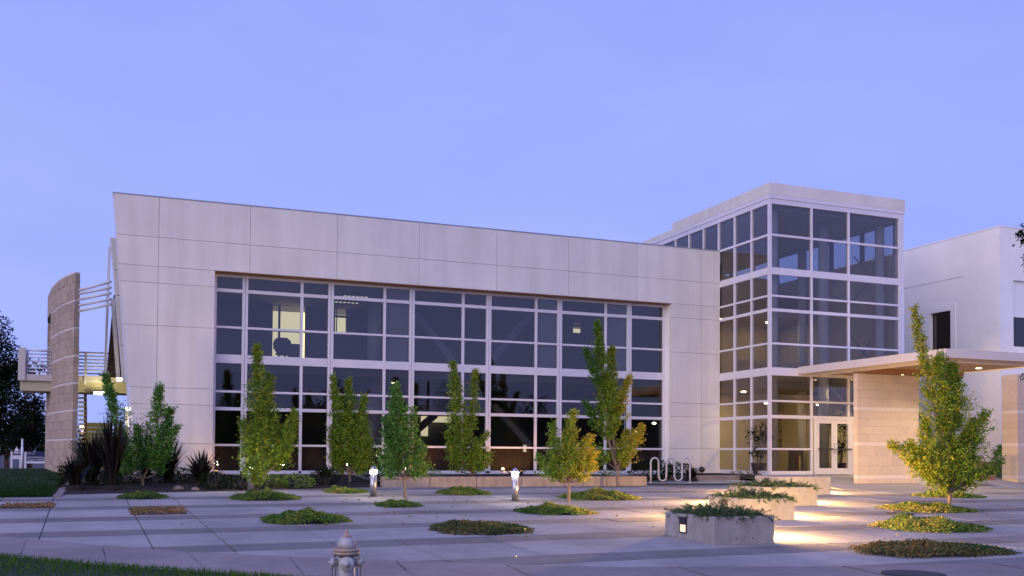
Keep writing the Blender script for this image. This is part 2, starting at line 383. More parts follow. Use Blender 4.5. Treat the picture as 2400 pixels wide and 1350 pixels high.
def grass(name, pts, h, label, mt='grass'):
    n = len(pts); P_ = np.array(pts); a = rng.uniform(0, 2*np.pi, n); hh = h*rng.uniform(.5, 1.25, n); wd = .0045+.003*rng.random(n)
    d = np.c_[np.cos(a), np.sin(a), np.zeros(n)]; ln = rng.normal(0, .45, (n, 2))*hh[:, None]
    tip = P_+np.c_[ln, hh]
    V = np.stack([P_-d*wd[:, None], P_+d*wd[:, None], tip], 1).reshape(-1, 3); Fq = np.arange(3*n).reshape(n, 3)
    o = np_mesh(name, V, Fq, M[mt], None, np.clip(rng.normal(.5, .25, n), 0, 1)); tag(o, label, 'grass', kind='stuff')
pts = []
while len(pts) < 34000:
    i = rng.uniform(8, 34); i0 = int(i); e = E2[i0]*(1-i+i0)+E2[i0+1]*(i-i0); t = rng.random()**1.6*3.6-.03
    p = (e[0]-t*.67, e[1]-t*.74); pts.append((p[0]+rng.normal(0, .012), p[1]+rng.normal(0, .012), gz(p[1])+.02))
grass('grass', pts, .055, 'short green lawn grass around the fire hydrant beside the sidewalk')
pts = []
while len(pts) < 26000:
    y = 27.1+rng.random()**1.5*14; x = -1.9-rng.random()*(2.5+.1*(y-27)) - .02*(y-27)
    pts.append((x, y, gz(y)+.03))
grass('grass', pts, .07, 'lawn grass coloured dark for shade in front of the curved block wall', 'turf')
# strip of kerb between lawn and bed
kb = MB().poly([(-1.86,27.1,gz(27.1)-.05),(-1.68,27.1,gz(27.1)-.05),(-1.86,33,gz(33)-.05),(-1.68,33,gz(33)-.05),(-1.86,27.1,gz(27.1)+.03),(-1.68,27.1,gz(27.1)+.03),(-1.86,33,gz(33)+.03),(-1.68,33,gz(33)+.03)],
        [(4,5,7,6),(0,1,5,4),(1,3,7,5),(3,2,6,7),(2,0,4,6)]).build('kerb', M['walk']); tag(kb, kind='structure')
# planting bed along the building, left part at plaza level
def bf(x): return 28.0+.235*(x+1.7)
bed = sheet('planting_bed', [[(x, y_(x), z_(x)) for x in (-1.67, 0, 2, 4.2, 7.4)] for y_, z_ in ((bf, lambda x: gz(bf(x))+.008), (lambda x: bf(x)+(31.6-bf(x))*.4, lambda x: gz(bf(x))+.07), (lambda x: 31.6, lambda x: .67), (lambda x: 34.75, lambda x: .83))], M['soil'])
tag(bed, kind='structure')

# ------------------------------------------------------------------ the long office building
BASE = 0.85
office = empty('office_building', (10, Yf, BASE)); OFF = Vector((10, Yf, BASE))
tag(office, 'long pale concrete panel office building with a wide grid of white framed windows', 'building')
def opart(mb, name, mat, parent=office):
    o = mb.build(name, mat, parent); o.matrix_parent_inverse = Matrix.Translation(-OFF); return o
XJ = [.72, 3.73, 6.79, 9.86, 12.94, 15.99, 19.06, 22.13]; XE = 23.03
ZR = [BASE, 1.88, 3.20, 3.76, 5.86, 7.30, 7.87, 8.86, 10.23]
def sl(z): return -.73+.0895*(10.23-z)         # slanting left end
WL, WR, WZ1, WZ0 = 2.56, 20.66, 7.85, .86       # the window opening
TH = .30
gj = .0055
def panel(x0, x1, z0, z1, left=False):
    if left: pts = [(sl(z0), z0+gj), (x1-gj, z0+gj), (x1-gj, z1-gj), (sl(z1), z1-gj)]
    else: pts = [(x0+gj, z0+gj), (x1-gj, z0+gj), (x1-gj, z1-gj), (x0+gj, z1-gj)]
    opart(MB().prism(pts, Yf+rng.uniform(-.002, .002), Yf+.12), 'wall_panel', M['panel'])
cols = [None]+XJ+[XE]
for r_ in (6, 7):
    z0, z1 = ZR[r_], ZR[r_+1]
    panel(None, XJ[0], z0, z1, True)
    for i in range(7): panel(XJ[i], XJ[i+1], z0, z1)
    panel(XJ[7], XE, z0, z1)
for r_ in range(6):
    z0, z1 = ZR[r_], ZR[r_+1]
    panel(None, XJ[0], z0, z1, True); panel(XJ[0], WL, z0, z1)
    panel(WR, XJ[7], z0, z1); panel(XJ[7], XE, z0, z1)
# backing walls behind the panels (seen as dark joints), pier by pier
bk = Yf+.118; bk2 = Yf+.55
opart(MB().prism([(sl(BASE)+.03, BASE), (WL-.006, BASE), (WL-.006, 10.2), (sl(10.2)+.03, 10.2)], bk, bk2), 'backing_wall', M['joint'])
opart(MB().box(WL-.004, WR+.004, bk, bk2, WZ1+.012, 10.2), 'backing_wall', M['joint'])
opart(MB().box(WR+.006, XE-.02, bk, bk2, BASE, 10.2), 'backing_wall', M['joint'])
# thin metal cap along the parapet and light edge trim down the slanting end
opart(MB().box(sl(10.23)-.02, XE, Yf-.02, bk2, 10.232, 10.262), 'parapet_cap', M['metal'])
opart(MB().prism([(sl(BASE)-.10, BASE), (sl(BASE)-.012, BASE), (sl(10.23)-.012, 10.23), (sl(10.23)-.03, 10.23)], Yf+.02, bk2), 'edge_trim', M['frame'])
opart(MB().box(WL, WR, Yf+.004, Yf+.44, WZ1, WZ1+.010), 'window_soffit', M['soffit'])
opart(MB().box(WL, WR, Yf+.25, Yf+.44, BASE-.3, BASE+.005), 'window_sill', M['frame'])
opart(MB().box(WL-.003, WL+.012, Yf+.125, Yf+.44, BASE, WZ1), 'window_reveal', M['stucco'])
opart(MB().box(WR-.012, WR+.003, Yf+.125, Yf+.44, BASE, WZ1), 'window_reveal', M['stucco'])
# curtain wall grid
Yw = Yf+.45
vx = [(503, 0, .10), (575, 1, .20), (708, 0, .10), (776, 1, .20), (902, 0, .10), (966, 1, .20), (1086, 0, .10), (1146, 1, .20), (1257, 0, .10), (1312, 1, .20), (1420, 0, .10), (1475, 1, .20), (1567, 0, .10)]
VX = [(fY(x, 690+.06*(x-575), Yw)[0], wd) for x, _, wd in vx]
VX[0] = (WL+.06, .10); VX[-1] = (WR-.07, .12)
def zc(y): return fY(540, y, Yw)[2]
hz = [(zc(1107), .12), (zc(1043), .075), (zc(958), .115), (zc(917.5), .075), (zc(841), .30), (zc(767), .075), (zc(681), .12), (WZ1-.05, .09)]
for i, (x, wd) in enumerate(VX):
    dep = .14 if wd > .15 else .09
    if wd > .15:
        for s_ in (-1, 1): opart(MB().box(x+s_*.052-.045, x+s_*.052+.045, Yw-.02, Yw+dep, .93, WZ1), 'mullion', M['frame'])
    else: opart(MB().box(x-wd/2, x+wd/2, Yw-.005, Yw+dep, .93, WZ1-.002), 'mullion', M['frame'])
for j, (z, ht) in enumerate(hz):
    for i in range(len(VX)-1):
        x0 = VX[i][0]+VX[i][1]/2; x1 = VX[i+1][0]-VX[i+1][1]/2
        opart(MB().box(x0+.001, x1-.001, Yw-.001, Yw+.085, z-ht/2, z+ht/2), 'transom', M['frame'])
for j in range(len(hz)-1):
    for i in range(len(VX)-1):
        x0 = VX[i][0]+VX[i][1]/2-.01; x1 = VX[i+1][0]-VX[i+1][1]/2+.01
        z0 = hz[j][0]+hz[j][1]/2-.01; z1 = hz[j+1][0]-hz[j+1][1]/2+.01
        o = opart(MB().box(x0, x1, Yw+.042, Yw+.054, z0, z1), 'window_pane', M['glass_up'] if j >= 4 else M['glass'])
        if j >= 3 and i in (4, 8) and j < 7 and j > 3 or (j > 3 and i == 10):
            opart(MB().box(x0+.04, x1-.04, Yw+.12, Yw+.13, z0, z1), 'roller_blind', M['blind'])
        if j == 0:
            opart(MB().box(x0, x1, Yw+.22, Yw+.26, z0-.05, z1+.02), 'knee_wall', M['brownpanel'])
# inside: floors, ceilings, back walls, columns and braces
YB = Yw+7.5
opart(MB().box(0.4, XE-.3, Yw+.20, YB, .70, .84), 'floor_slab', M['carpet'])
opart(MB().box(0.4, XE-.3, Yw+.20, YB, 4.45, 4.80), 'floor_slab', M['carpet'])
opart(MB().box(0.3, XE-.05, Yw+.12, YB+2.2, 7.95, 8.15), 'ceiling', M['ceil'])
opart(MB().box(0.3, XE-.05, bk2+.01, YB+4, 9.7, 9.9), 'roof_deck', M['dark'])
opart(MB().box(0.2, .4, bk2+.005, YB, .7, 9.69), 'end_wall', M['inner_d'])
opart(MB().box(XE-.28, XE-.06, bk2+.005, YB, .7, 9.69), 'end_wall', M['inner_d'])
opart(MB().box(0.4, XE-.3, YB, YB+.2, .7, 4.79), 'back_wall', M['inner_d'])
# upper back wall with lit openings: doorways to a corridor wall that glows in place of lamps
YU = YB-.4
ops = [(fY(640, 700, YU)[0], fY(716, 700, YU)[0], 4.80, fY(680, 712, YU)[2]), (fY(786, 730, YU)[0], fY(812, 730, YU)[0], fY(800, 780, YU)[2], fY(800, 722, YU)[2]),
       (fY(1340, 770, YU)[0], fY(1363, 770, YU)[0], fY(1350, 780, YU)[2], fY(1350, 756, YU)[2])]
xs = [0.4]
for a, b_, z0, z1 in ops: xs += [a, b_]
xs += [XE-.3]
for i in range(0, len(xs), 2): opart(MB().box(xs[i]+.001, xs[i+1]-.001, YU, YU+.15, 4.80, 7.94), 'back_wall', M['inner_d'])
for a, b_, z0, z1 in ops:
    opart(MB().box(a, b_, YU, YU+.15, z1, 7.94), 'back_wall', M['inner_d'])
    if z0 > 4.9: opart(MB().box(a, b_, YU, YU+.15, 4.80, z0), 'back_wall', M['inner_d'])
    opart(MB().box(a-1.2, b_+1.2, YU+1.6, YU+1.7, 4.81, 7.9), 'corridor_wall', M['glow_wall'])
    opart(MB().box((a+b_)/2-.45 if b_-a > 1 else a+.05, (a+b_)/2-.36 if b_-a > 1 else a+.09, YU+.03, YU+.12, max(4.80, z0), z1), 'door_frame', M['dark'])
    zz = z0+(z1-z0)*.62; opart(MB().box(a, b_, YU+.05, YU+.11, zz, zz+.10), 'door_frame', M['dark'])
for x, yy in ((fY(878, 760, Yw+2.2)[0], Yw+2.2), (fY(878, 760, Yw+2.2)[0], Yw+2.2)):
    pass
cx = fY(878, 760, Yw+2.2)[0]
for z0, z1 in ((.84, 4.45), (4.80, 7.95)): opart(MB().lathe([(.27, z0), (.27, z1)], (cx, Yw+2.2, 0), 20), 'interior_column', M['column'])
M['brace'] = surf('grey steel brace', (.17, .165, .17), None, 3, .7)
def brace(p, q, Y, mat='brace'):
    opart(MB().bar(fY(*p, Y), fY(*q, Y), .26, .26), 'diagonal_brace', M[mat])
brace((975, 735), (1062, 850), Yw+1.6); brace((1245, 735), (1150, 845), Yw+1.6)
brace((1020, 972), (975, 1010), Yw+1.6, 'dark'); brace((1155, 950), (1240, 1045), Yw+1.6)
# a strip of wall on the ground floor, its room light given as glow
a = fY(990, 975, YB-.3); b_ = fY(1058, 990, YB-.3)
opart(MB().box(a[0], b_[0], YB-.3, YB-.05, b_[2], a[2]), 'glow_wall_panel', M['glow_wall'])
a2 = fY(990, 990, YB-.3); b2 = fY(1003, 1022, YB-.3)
opart(MB().box(a2[0], b2[0], YB-.3, YB-.05, b2[2], b_[2]-.002), 'glow_wall_panel', M['glow_wall'])
# ceiling lights: rows of small louvred strips
def ceiling_light(p, Z, label, n=6):
    c = fZ(*p, Z); r_ = empty('ceiling_light', (c[0], c[1], Z))
    tag(r_, label, 'light', 'ceiling lights of the office')
    MB().box(-.60, .60, -.15, .15, .0, .05).build('light_housing', M['dark'], r_)
    for i in range(n): MB().box(-.52+i*1.04/n, -.52+i*1.04/n+.09, -.10, .10, -.012, .0).build('light_louvre', M['louvre'], r_)
    return r_
ceiling_light((672, 688), 7.90, 'louvred strip light above the lit doorway upstairs')
ceiling_light((836, 695), 7.90, 'louvred strip light near the round column, the higher of two')
ceiling_light((815, 709), 7.90, 'louvred strip light near the round column, the lower of two')
def pendant(p, Y, label, sz=.09):
    c = fY(*p, Y); r_ = empty('pendant_lamp', tuple(c)); tag(r_, label, 'lamp', 'lamps on the ground floor')
    MB().lathe([(.02, .03), (sz, 0), (sz*.8, -.05), (.02, -.07)], n=12).build('lamp_globe', M['tubelamp'], r_)
    MB().tube([(0, 0, .03), (0, 0, max(.05, 4.45-c[2]-.02))], .012, 6).build('lamp_rod', M['dark'], r_)
pendant((924, 895), Yw+3, 'small bright lamp behind the pane left of the third wide mullion', .13)
pendant((874, 909), Yw+4, 'small bright lamp beside the round column downstairs', .09)
pendant((1533, 991), Yw+3, 'small lamp behind the last pane before the corner pier', .10)
pendant((1496, 1011), Yw+2.5, 'long pale lamp half hidden by the tall yellowing tree', .12)
# chairs and box seen against the light upstairs
def office_chair(p, label, rz=0.0, sc_=1.0):
    c = fZ(p[0], p[1], 4.80)
    c = fY(p[0], p[1], Yw+2.4); r_ = empty('office_chair', (c[0], c[1], 4.80), rz); r_.scale = (1.25, 1.25, 1.25); tag(r_, label, 'chair', 'office chairs upstairs')
    MB().lathe([(.27, 0), (.30, .03), (.26, .07)], (0, 0, .42), 16).build('seat', M['dark'], r_)
    mb = MB(); n = 12
    prof = [(.20, .52), (.27, .64), (.29, .78), (.25, .90), (.14, .98)]
    vs = []
    for y_ in (.22, .27):
        for (hw, z_) in prof: vs += [(-hw, y_, z_), (hw, y_, z_)]
    fs = []
    for o_ in (0, 10):
        for i in range(4): fs.append((o_+2*i, o_+2*i+1, o_+2*i+3, o_+2*i+2))
    for i in range(4): fs += [(2*i, 2*i+2, 12+2*i, 10+2*i), (2*i+1, 11+2*i, 13+2*i, 2*i+3)]
    fs += [(0, 10, 11, 1), (8, 9, 19, 18)]
    mb.poly(vs, fs).build('backrest', M['dark'], r_)
    MB().tube([(0, 0, .06), (0, 0, .43)], .03, 8).build('gas_lift', M['dark'], r_)
    for k in range(5):
        a = 2*math.pi*k/5; MB().bar((0, 0, .08), (.28*math.cos(a), .28*math.sin(a), .04), .04, .04).build('base_leg', M['dark'], r_)
    for s_ in (-1, 1): MB().bar((s_*.27, .0, .62), (s_*.27, .24, .62), .04, .03).build('armrest', M['dark'], r_); 
office_chair((668, 830), 'round backed office chair in front of the lit doorway', .2)
office_chair((738, 830), 'office chair just right of the lit doorway, half in the dark', -.6)
c = fY(693, 800, Yw+2.9)
t = MB().box(-.24, .24, -.2, .2, 0, 1.03).build('filing_cabinet', M['dark'], None, (c[0], c[1]+.2, 4.80)); tag(t, 'dark upright filing cabinet standing against the lit doorway', 'cabinet')
for z_ in (.36, .70): MB().box(-.22, .22, -.206, -.201, z_, z_+.012).build('drawer_gap', M['column'], t)
c = fY(1230, 1051, Yw+.03)
t = MB().bbox(-.07, .07, -.004, .004, -.14, .14, .002).build('window_notice', M['paper'], None, (c[0], Yw+.028, c[2])); tag(t, 'small pale green notice stuck inside a lower window pane', 'notice')

# ------------------------------------------------------------------ glass entrance tower
T = 31.37; TX0, TX1 = 23.03, 29.56; TZ0 = .86
tower = empty('entrance_tower', (TX0, T, TZ0)); TOF = Vector((TX0, T, TZ0))
tag(tower, 'tall glass entrance tower with white grid and flat overhanging parapet', 'building')
def tpart(mb, name, mat, parent=tower):
    o = mb.build(name, mat, parent); o.matrix_parent_inverse = Matrix.Translation(-TOF); return o
def tz(y): return fY(1804, y, T)[2]
TH_ = [(TZ0+.07, .15), (tz(1052), .075), (tz(976), .13), (tz(939), .075), (tz(869.5), .31), (tz(804), .075), (tz(725), .12), (tz(692), .075), (tz(633.5), .27), (tz(549), .085), (tz(470), .20)]
TTOP = tz(470)+.10
FV = [TX0+.04, fY(1903, 900, T)[0], fY(1990, 800, T)[0], TX1-.08]
LVp = [(1804, 600), (1760.5, 600), (1721, 600), (1689, 600), (1661, 575), (1626.5, 575), (1579, 570), (1543, 570)]
LY = [fX(x, y, TX0)[1] for x, y in LVp]; LY[0] = T+.04
dl = LY[2]-LY[1]
LY = [T+.04]+[LY[1]+dl*k for k in range(0, 12)]
YTB = LY[-1]
ZROOF = 10.23
for x in FV:
    wd = .075 if x not in (FV[0],) else .11
    tpart(MB().box(x-wd/2, x+wd/2, T-.012, T+.12, TZ0, TTOP), 'mullion', M['frame'])
tpart(MB().box(TX1-.04, TX1+.16, T+.0, T+.30, TZ0, TTOP-.01), 'corner_post', M['frame'])
for y in LY[1:]:
    z0 = TZ0 if y < Yf+.02 else ZROOF-.5
    tpart(MB().box(TX0-.012, TX0+.12, y-.036, y+.036, z0, TTOP), 'mullion', M['frame'])
DOORX = (fY(1912, 1050, T)[0], fY(2000, 1050, T)[0]); DZ = tz(981)
for j, (z, ht) in enumerate(TH_):
    for i in range(3):
        x0 = FV[i]+(.055 if i == 0 else .038); x1 = FV[i+1]-.038
        if i == 1 and j < 2: continue
        tpart(MB().box(x0, x1, T-.004, T+.085, z-ht/2, z+ht/2), 'transom', M['frame'])
    for i in range(len(LY)-1):
        if LY[i] > Yf-.3 and z < ZROOF-.2: continue
        tpart(MB().box(TX0-.004, TX0+.085, LY[i]+.037, LY[i+1]-.037, z-ht/2, z+ht/2), 'transom', M['frame'])
for j in range(len(TH_)-1):
    z0 = TH_[j][0]+TH_[j][1]/2-.008; z1 = TH_[j+1][0]-TH_[j+1][1]/2+.008
    for i in range(3):
        if i == 1 and j < 2: continue
        tpart(MB().box(FV[i]+.03, FV[i+1]-.03, T+.042, T+.054, z0, z1), 'window_pane', M['glass_up'] if j >= 7 else M['glass'])
    for i in range(len(LY)-1):
        if LY[i] > Yf-.3 and z1 < ZROOF+.02: continue
        zz = z0
        if LY[i] > Yf-.3 and z0 < ZROOF-.05: zz = ZROOF-.1
        tpart(MB().box(TX0+.042, TX0+.054, LY[i]+.03, LY[i+1]-.03, zz, z1), 'window_pane', M['glass_up'] if j >= 7 else M['glass'])
# doors
dw = (DOORX[1]-DOORX[0])/2
tpart(MB().box(DOORX[0]-.03, DOORX[0]+.04, T-.008, T+.09, TZ0, DZ+.06), 'door_jamb', M['frame'])
tpart(MB().box(DOORX[1]-.04, DOORX[1]+.03, T-.008, T+.09, TZ0, DZ+.06), 'door_jamb', M['frame'])
tpart(MB().box(DOORX[0]+.041, DOORX[1]-.041, T-.006, T+.09, DZ, DZ+.06), 'door_head', M['frame'])
for s_ in (0, 1):
    xa = DOORX[0]+.045+s_*(dw-.043); xb = xa+dw-.05
    dmb = MB()
    dmb.box(xa, xa+.13, T+.005, T+.05, TZ0+.012, DZ-.005).box(xb-.13, xb, T+.005, T+.05, TZ0+.012, DZ-.005)
    dmb.box(xa+.131, xb-.131, T+.005, T+.05, TZ0+.012, TZ0+.26).box(xa+.131, xb-.131, T+.005, T+.05, DZ-.14, DZ-.005)
    d_ = tpart(dmb, 'door', M['frame'])
    def dsub(mb, nm, mt): 
        o = mb.build(nm, mt, d_); return o
    dsub(MB().box(xa+.12, xb-.12, T+.022, T+.032, TZ0+.25, DZ-.13), 'door_pane', M['glass'])
    dsub(MB().box(xa+.05, xb-.05, T-.045, T-.015, TZ0+1.0, TZ0+1.05), 'push_bar', M['dark'])
    hx = xb-.065 if s_ == 0 else xa+.065
    dsub(MB().tube([(hx, T-.01, TZ0+.85), (hx, T-.07, TZ0+.87), (hx, T-.07, TZ0+1.23), (hx, T-.01, TZ0+1.25)], .014, 8), 'door_handle', M['metal'])
x0 = FV[1]+.038; x1 = FV[2]-.038
# parapet: deep overhanging band
pz0, pz1 = tz(455), tz(428); oh = .035; YPE = fX(1577, 524, TX0)[1]
tpart(MB().box(TX0-oh, TX1+.16+oh, T-oh, YPE, pz0, pz1), 'parapet', M['panel'])
tpart(MB().box(TX0-.03, TX1+.19, T-.03, YTB, TTOP+.002, pz0-.002), 'parapet_reveal', M['frame'])
tpart(MB().box(TX0+.3, TX1-.1, T+.3, YTB-.2, TTOP-.35, TTOP-.02), 'ceiling', M['ceil'])
tpart(MB().box(TX0-oh, TX1+oh, YPE+.002, YTB+2.0, pz0-.02, pz0+.16), 'rear_roof_edge', M['panel'])
# right side: solid wall below a clerestory
CZ0, CZ1 = 10.05, 11.35
tpart(MB().box(TX1-.05, TX1+.14, T+.31, YTB, TZ0, CZ0), 'side_wall', M['inner'])
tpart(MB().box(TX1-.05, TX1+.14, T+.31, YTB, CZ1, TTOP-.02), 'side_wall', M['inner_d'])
for k in range(7):
    y = T+.35+k*2.0; tpart(MB().box(TX1-.04, TX1+.13, y-.06, y+.06, CZ0+.001, CZ1-.001), 'clerestory_post', M['inner_d'])
for k in range(6):
    y = T+.35+k*2.0; tpart(MB().box(TX1+.04, TX1+.052, y+.06, y+1.94, CZ0+.001, CZ1-.001), 'clerestory_pane', M['glass'])
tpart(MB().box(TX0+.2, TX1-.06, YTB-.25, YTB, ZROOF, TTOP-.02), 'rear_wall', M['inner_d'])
tpart(MB().box(TX0+.1, TX1-.06, T+8.0, T+8.2, TZ0, ZROOF), 'rear_wall', M['inner'])
# inner floor, gallery, columns, braces
tpart(MB().box(TX0+.12, TX1-.06, T+.10, T+8.0, TZ0-.2, TZ0+.004), 'tower_floor', M['carpet'])
tpart(MB().box(TX0+1.2, TX1-.06, T+4.2, T+7.99, 4.55, 4.85), 'gallery_floor', M['inner'])
tpart(MB().box(TX0+1.2, TX1-.06, T+4.2, T+4.26, 4.851, 5.75), 'gallery_parapet', M['inner'])
tpart(MB().box(TX0+.12, TX1-.06, T+5.4, T+7.99, 7.9, 8.25), 'gallery_floor', M['inner'])
tpart(MB().box(TX0+.12, TX0+.35, Yf+.7, T+7.99, TZ0, ZROOF-.3), 'inner_side_wall', M['inner'])
def round_col(px_, Y, r_=.21, z1=11.5):
    p = fY(px_[0], px_[1], Y); tpart(MB().lathe([(r_, TZ0), (r_, z1)], (p[0], Y, 0), 20), 'interior_column', M['column'])
round_col((1930, 900), T+1.3); round_col((1815, 900), T+.45, .13); round_col((2062, 750), T+.75, .19)
round_col((1880, 650), T+5.3, .2)
tpart(MB().bar(fY(1945, 905, T+2.4), fY(2010, 985, T+2.4), .09), 'diagonal_brace', M['column'])
for p, q in (((2000, 705), (2090, 600)), ((2000, 600), (2085, 700)), ((1995, 790), (2060, 870)), ((2040, 800), (1990, 880))):
    tpart(MB().bar(fY(*p, T+1.1), fY(*q, T+1.1), .035), 'tie_rod', M['dark'])
tpart(MB().box(TX0+1.3, TX1-.3, T+2.6, T+2.9, 3.85, 4.2), 'lobby_beam', M['inner'])
# lobby lamps (lit)
def lamp(name, kind, loc, energy, col, parent=None, size=.3, rot=None, spot=None, inv=None):
    l = bpy.data.lights.new(name, kind); l.energy = energy; l.color = col
    if kind == 'AREA': l.size = size
    elif kind == 'SPOT': l.spot_size = spot; l.spot_blend = .6; l.shadow_soft_size = size
    else: l.shadow_soft_size = size
    o = bpy.data.objects.new(name, l); o.location = loc
    if rot is not None: o.rotation_euler = rot
    link(o, parent)
    if inv is not None: o.matrix_parent_inverse = inv
    return o
TI = Matrix.Translation(-TOF)
for (x, y, z) in ((24.9, T+2.75, 3.79), (27.6, T+2.75, 3.79), (26.0, T+6.0, 4.49)):
    tpart(MB().lathe([(.11, z), (.11, z+.05)], (x, y, 0), 14), 'lobby_downlight', M['can'])
    lamp('lobby_lamp', 'AREA', (x, y, z-.02), 120, (1.0, .78, .36), tower, .25, (0, 0, 0), None, TI)
for (x, y, z) in ((25.2, T+6.6, 7.84), (27.8, T+6.6, 7.84)):
    tpart(MB().lathe([(.11, z), (.11, 7.899)], (x, y, 0), 14), 'gallery_downlight', M['can'])
    lamp('gallery_lamp', 'AREA', (x, y, z-.02), 24, (1.0, .80, .45), tower, .25, (0, 0, 0), None, TI)
# things in the lobby
a = fY(1826, 982, T+7.9); b_ = fY(1880, 1048, T+7.9)
art = MB().box(a[0], b_[0], T+7.86, T+7.97, b_[2], a[2]).build('wall_hanging', M['dark']); tag(art, 'dark mottled square wall hanging behind the lobby glass', 'artwork')
mt, n, b = mat_new('woven art'); vo = nd(n, 'ShaderNodeTexNoise'); vo.inputs['Scale'].default_value = 7; vo.inputs['Detail'].default_value = 8
rp = nd(n, 'ShaderNodeValToRGB'); rp.color_ramp.elements[0].position = .4; rp.color_ramp.elements[0].color = (.02, .022, .012, 1); rp.color_ramp.elements[1].position = .62; rp.color_ramp.elements[1].color = (.30, .22, .10, 1)
tc = nd(n, 'ShaderNodeTexCoord'); n.links.new(tc.outputs['Object'], vo.inputs['Vector']); n.links.new(vo.outputs['Fac'], rp.inputs[0]); n.links.new(rp.outputs[0], b.inputs['Base Color'])
art.data.materials[0] = mt
MB().box(a[0]-.03, b_[0]+.03, T+7.90, T+7.975, a[2]+.001, a[2]+.04).build('hanging_rail', M['dark'], art)
p = fZ(1866, 1106, TZ0+.01); p = fY(1866, 1100, T+1.0)
st = empty('lobby_stand', (p[0], T+1.0, TZ0+.006)); tag(st, 'dark lobby stand with a bright brass figure on its front', 'stand')
MB().bbox(-.30, .30, -.12, .12, 0, .98, .012).build('stand_body', M['pot'], st)
MB().lathe([(.06, 0), (.045, .2), (.05, .45), (.075, .55), (.03, .62), (.05, .70), (.01, .77)], (.02, -.19, .002), 14).build('brass_figure', surf('brass', (.55, .36, .13), None, 6, .3, metal=.7), st)

def leaves(centers, dirs, L, Wd, tint, name, mat, parent, droop=.3, seed=0):
    """one bent diamond per leaf"""
    n = len(centers); r2 = np.random.default_rng(seed)
    d = dirs/np.maximum(1e-6, np.linalg.norm(dirs, axis=1))[:, None]
    up = r2.normal(0, 1, (n, 3)); s = np.cross(d, up); s /= np.maximum(1e-6, np.linalg.norm(s, axis=1))[:, None]
    L = L*r2.uniform(.7, 1.25, n)[:, None]; Wd = Wd*r2.uniform(.75, 1.2, n)[:, None]
    nn = np.cross(s, d)
    V = np.stack([centers, centers+d*L*.5+s*Wd*.5+nn*L*.08, centers+d*L-np.array([0, 0, 1.0])*L*droop*.3, centers+d*L*.5-s*Wd*.5+nn*L*.08], 1).reshape(-1, 3)
    return np_mesh(name, V, np.arange(4*n).reshape(n, 4), mat, parent, tint)
def potted(p, Y, h, label, sq=True):
    c = fY(*p, Y); r_ = empty('potted_plant', (c[0], Y, TZ0+.006)); tag(r_, label, 'plant')
    if sq: MB().bbox(-.27, .27, -.27, .27, 0, .46, .02).build('pot', M['pot'], r_)
    else: MB().lathe([(.20, 0), (.30, .40), (.32, .45), (.27, .45)], n=18).build('pot', M['pot'], r_)
    rr = np.random.default_rng(int(p[0])); st = MB(); tips = []
    for k in range(5):
        a = rr.uniform(0, 6.28); q = [(.08*math.cos(a), .08*math.sin(a), .42), (.12*math.cos(a), .12*math.sin(a), h*.5), (.35*math.cos(a), .35*math.sin(a), h*.85)]
        st.tube(q, [.022, .018, .008], 6); tips += [q[1], q[2], (q[2][0]*.7, q[2][1]*.7, h)]
    st.build('stem', M['bark_d'], r_)
    C = np.repeat(np.array(tips), 36, 0)+rr.normal(0, .17, (36*len(tips), 3)); C[:, 2] = np.maximum(C[:, 2], .75)
    leaves(C, rr.normal(0, 1, C.shape), .15, .06, rr.uniform(.2, .8, len(C)), 'leaves', M['leaf_dark'], r_, .5, 3)
potted((1968, 1100), T+1.1, 2.3, 'tall potted tree in a square dark tub just inside the glass doors')
potted((1778, 1100), T+.9, 1.7, 'potted plant in a round dark pot inside the side glass of the tower', False)

# ------------------------------------------------------------------ canopy
cxx = fY(1870, 863, T)[0]; cY = fX(2216, 815, cxx)[1]; cz1 = 5.10; cz0 = 4.82; RBX, RBY = 36.0, 32.23
canopy = empty('entrance_canopy', (cxx, cY, cz0)); COF = Vector((cxx, cY, cz0))
tag(canopy, 'flat pale entrance canopy with brown underside and round downlights', 'canopy')
def cpart(mb, name, mat):
    o = mb.build(name, mat, canopy); o.matrix_parent_inverse = Matrix.Translation(-COF); return o
XC1 = 29.69
M['fascia'] = surf('canopy fascia paint', (.54, .50, .49), (.50, .465, .455), 2, .7)
cpart(MB().box(cxx, cxx+.06, cY+.061, T-.02, cz0, cz1), 'fascia', M['fascia'])
cpart(MB().box(cxx, XC1, cY, cY+.06, cz0, cz1), 'fascia', M['fascia'])
cpart(MB().box(XC1-.06, XC1, cY+.061, T-.02, cz0, cz1), 'fascia', M['stucco'])
cpart(MB().box(cxx+.061, XC1-.061, cY+.061, T-.02, cz0+.14, cz1-.02), 'roof_slab', M['stucco'])
SOF = cz0+.03
msof = surf('tan soffit boards', (.34, .23, .13), (.28, .19, .105), 2, .6)
cpart(MB().box(cxx+.45, XC1-.07, cY+.45, T-.05, SOF, cz0+.139), 'soffit', msof)
cpart(MB().box(cxx+.07, cxx+.449, cY+.45, T-.06, cz0+.07, cz0+.138), 'soffit_border', M['soffit'])
cpart(MB().box(cxx+.07, XC1-.07, cY+.07, cY+.449, cz0+.07, cz0+.138), 'soffit_border', M['soffit'])
cpart(MB().box(cxx+.36, cxx+.50, cY+.36, T-.07, cz0-.10, cz0+.069), 'edge_beam', M['stone_l'])
cpart(MB().box(cxx+.501, XC1-.07, cY+.36, cY+.50, cz0-.10, cz0+.069), 'edge_beam', M['stone_l'])
cpart(MB().box(cxx+.501, XC1-.07, 28.2, 28.36, cz0-.16, SOF-.001), 'cross_beam', M['soffit'])
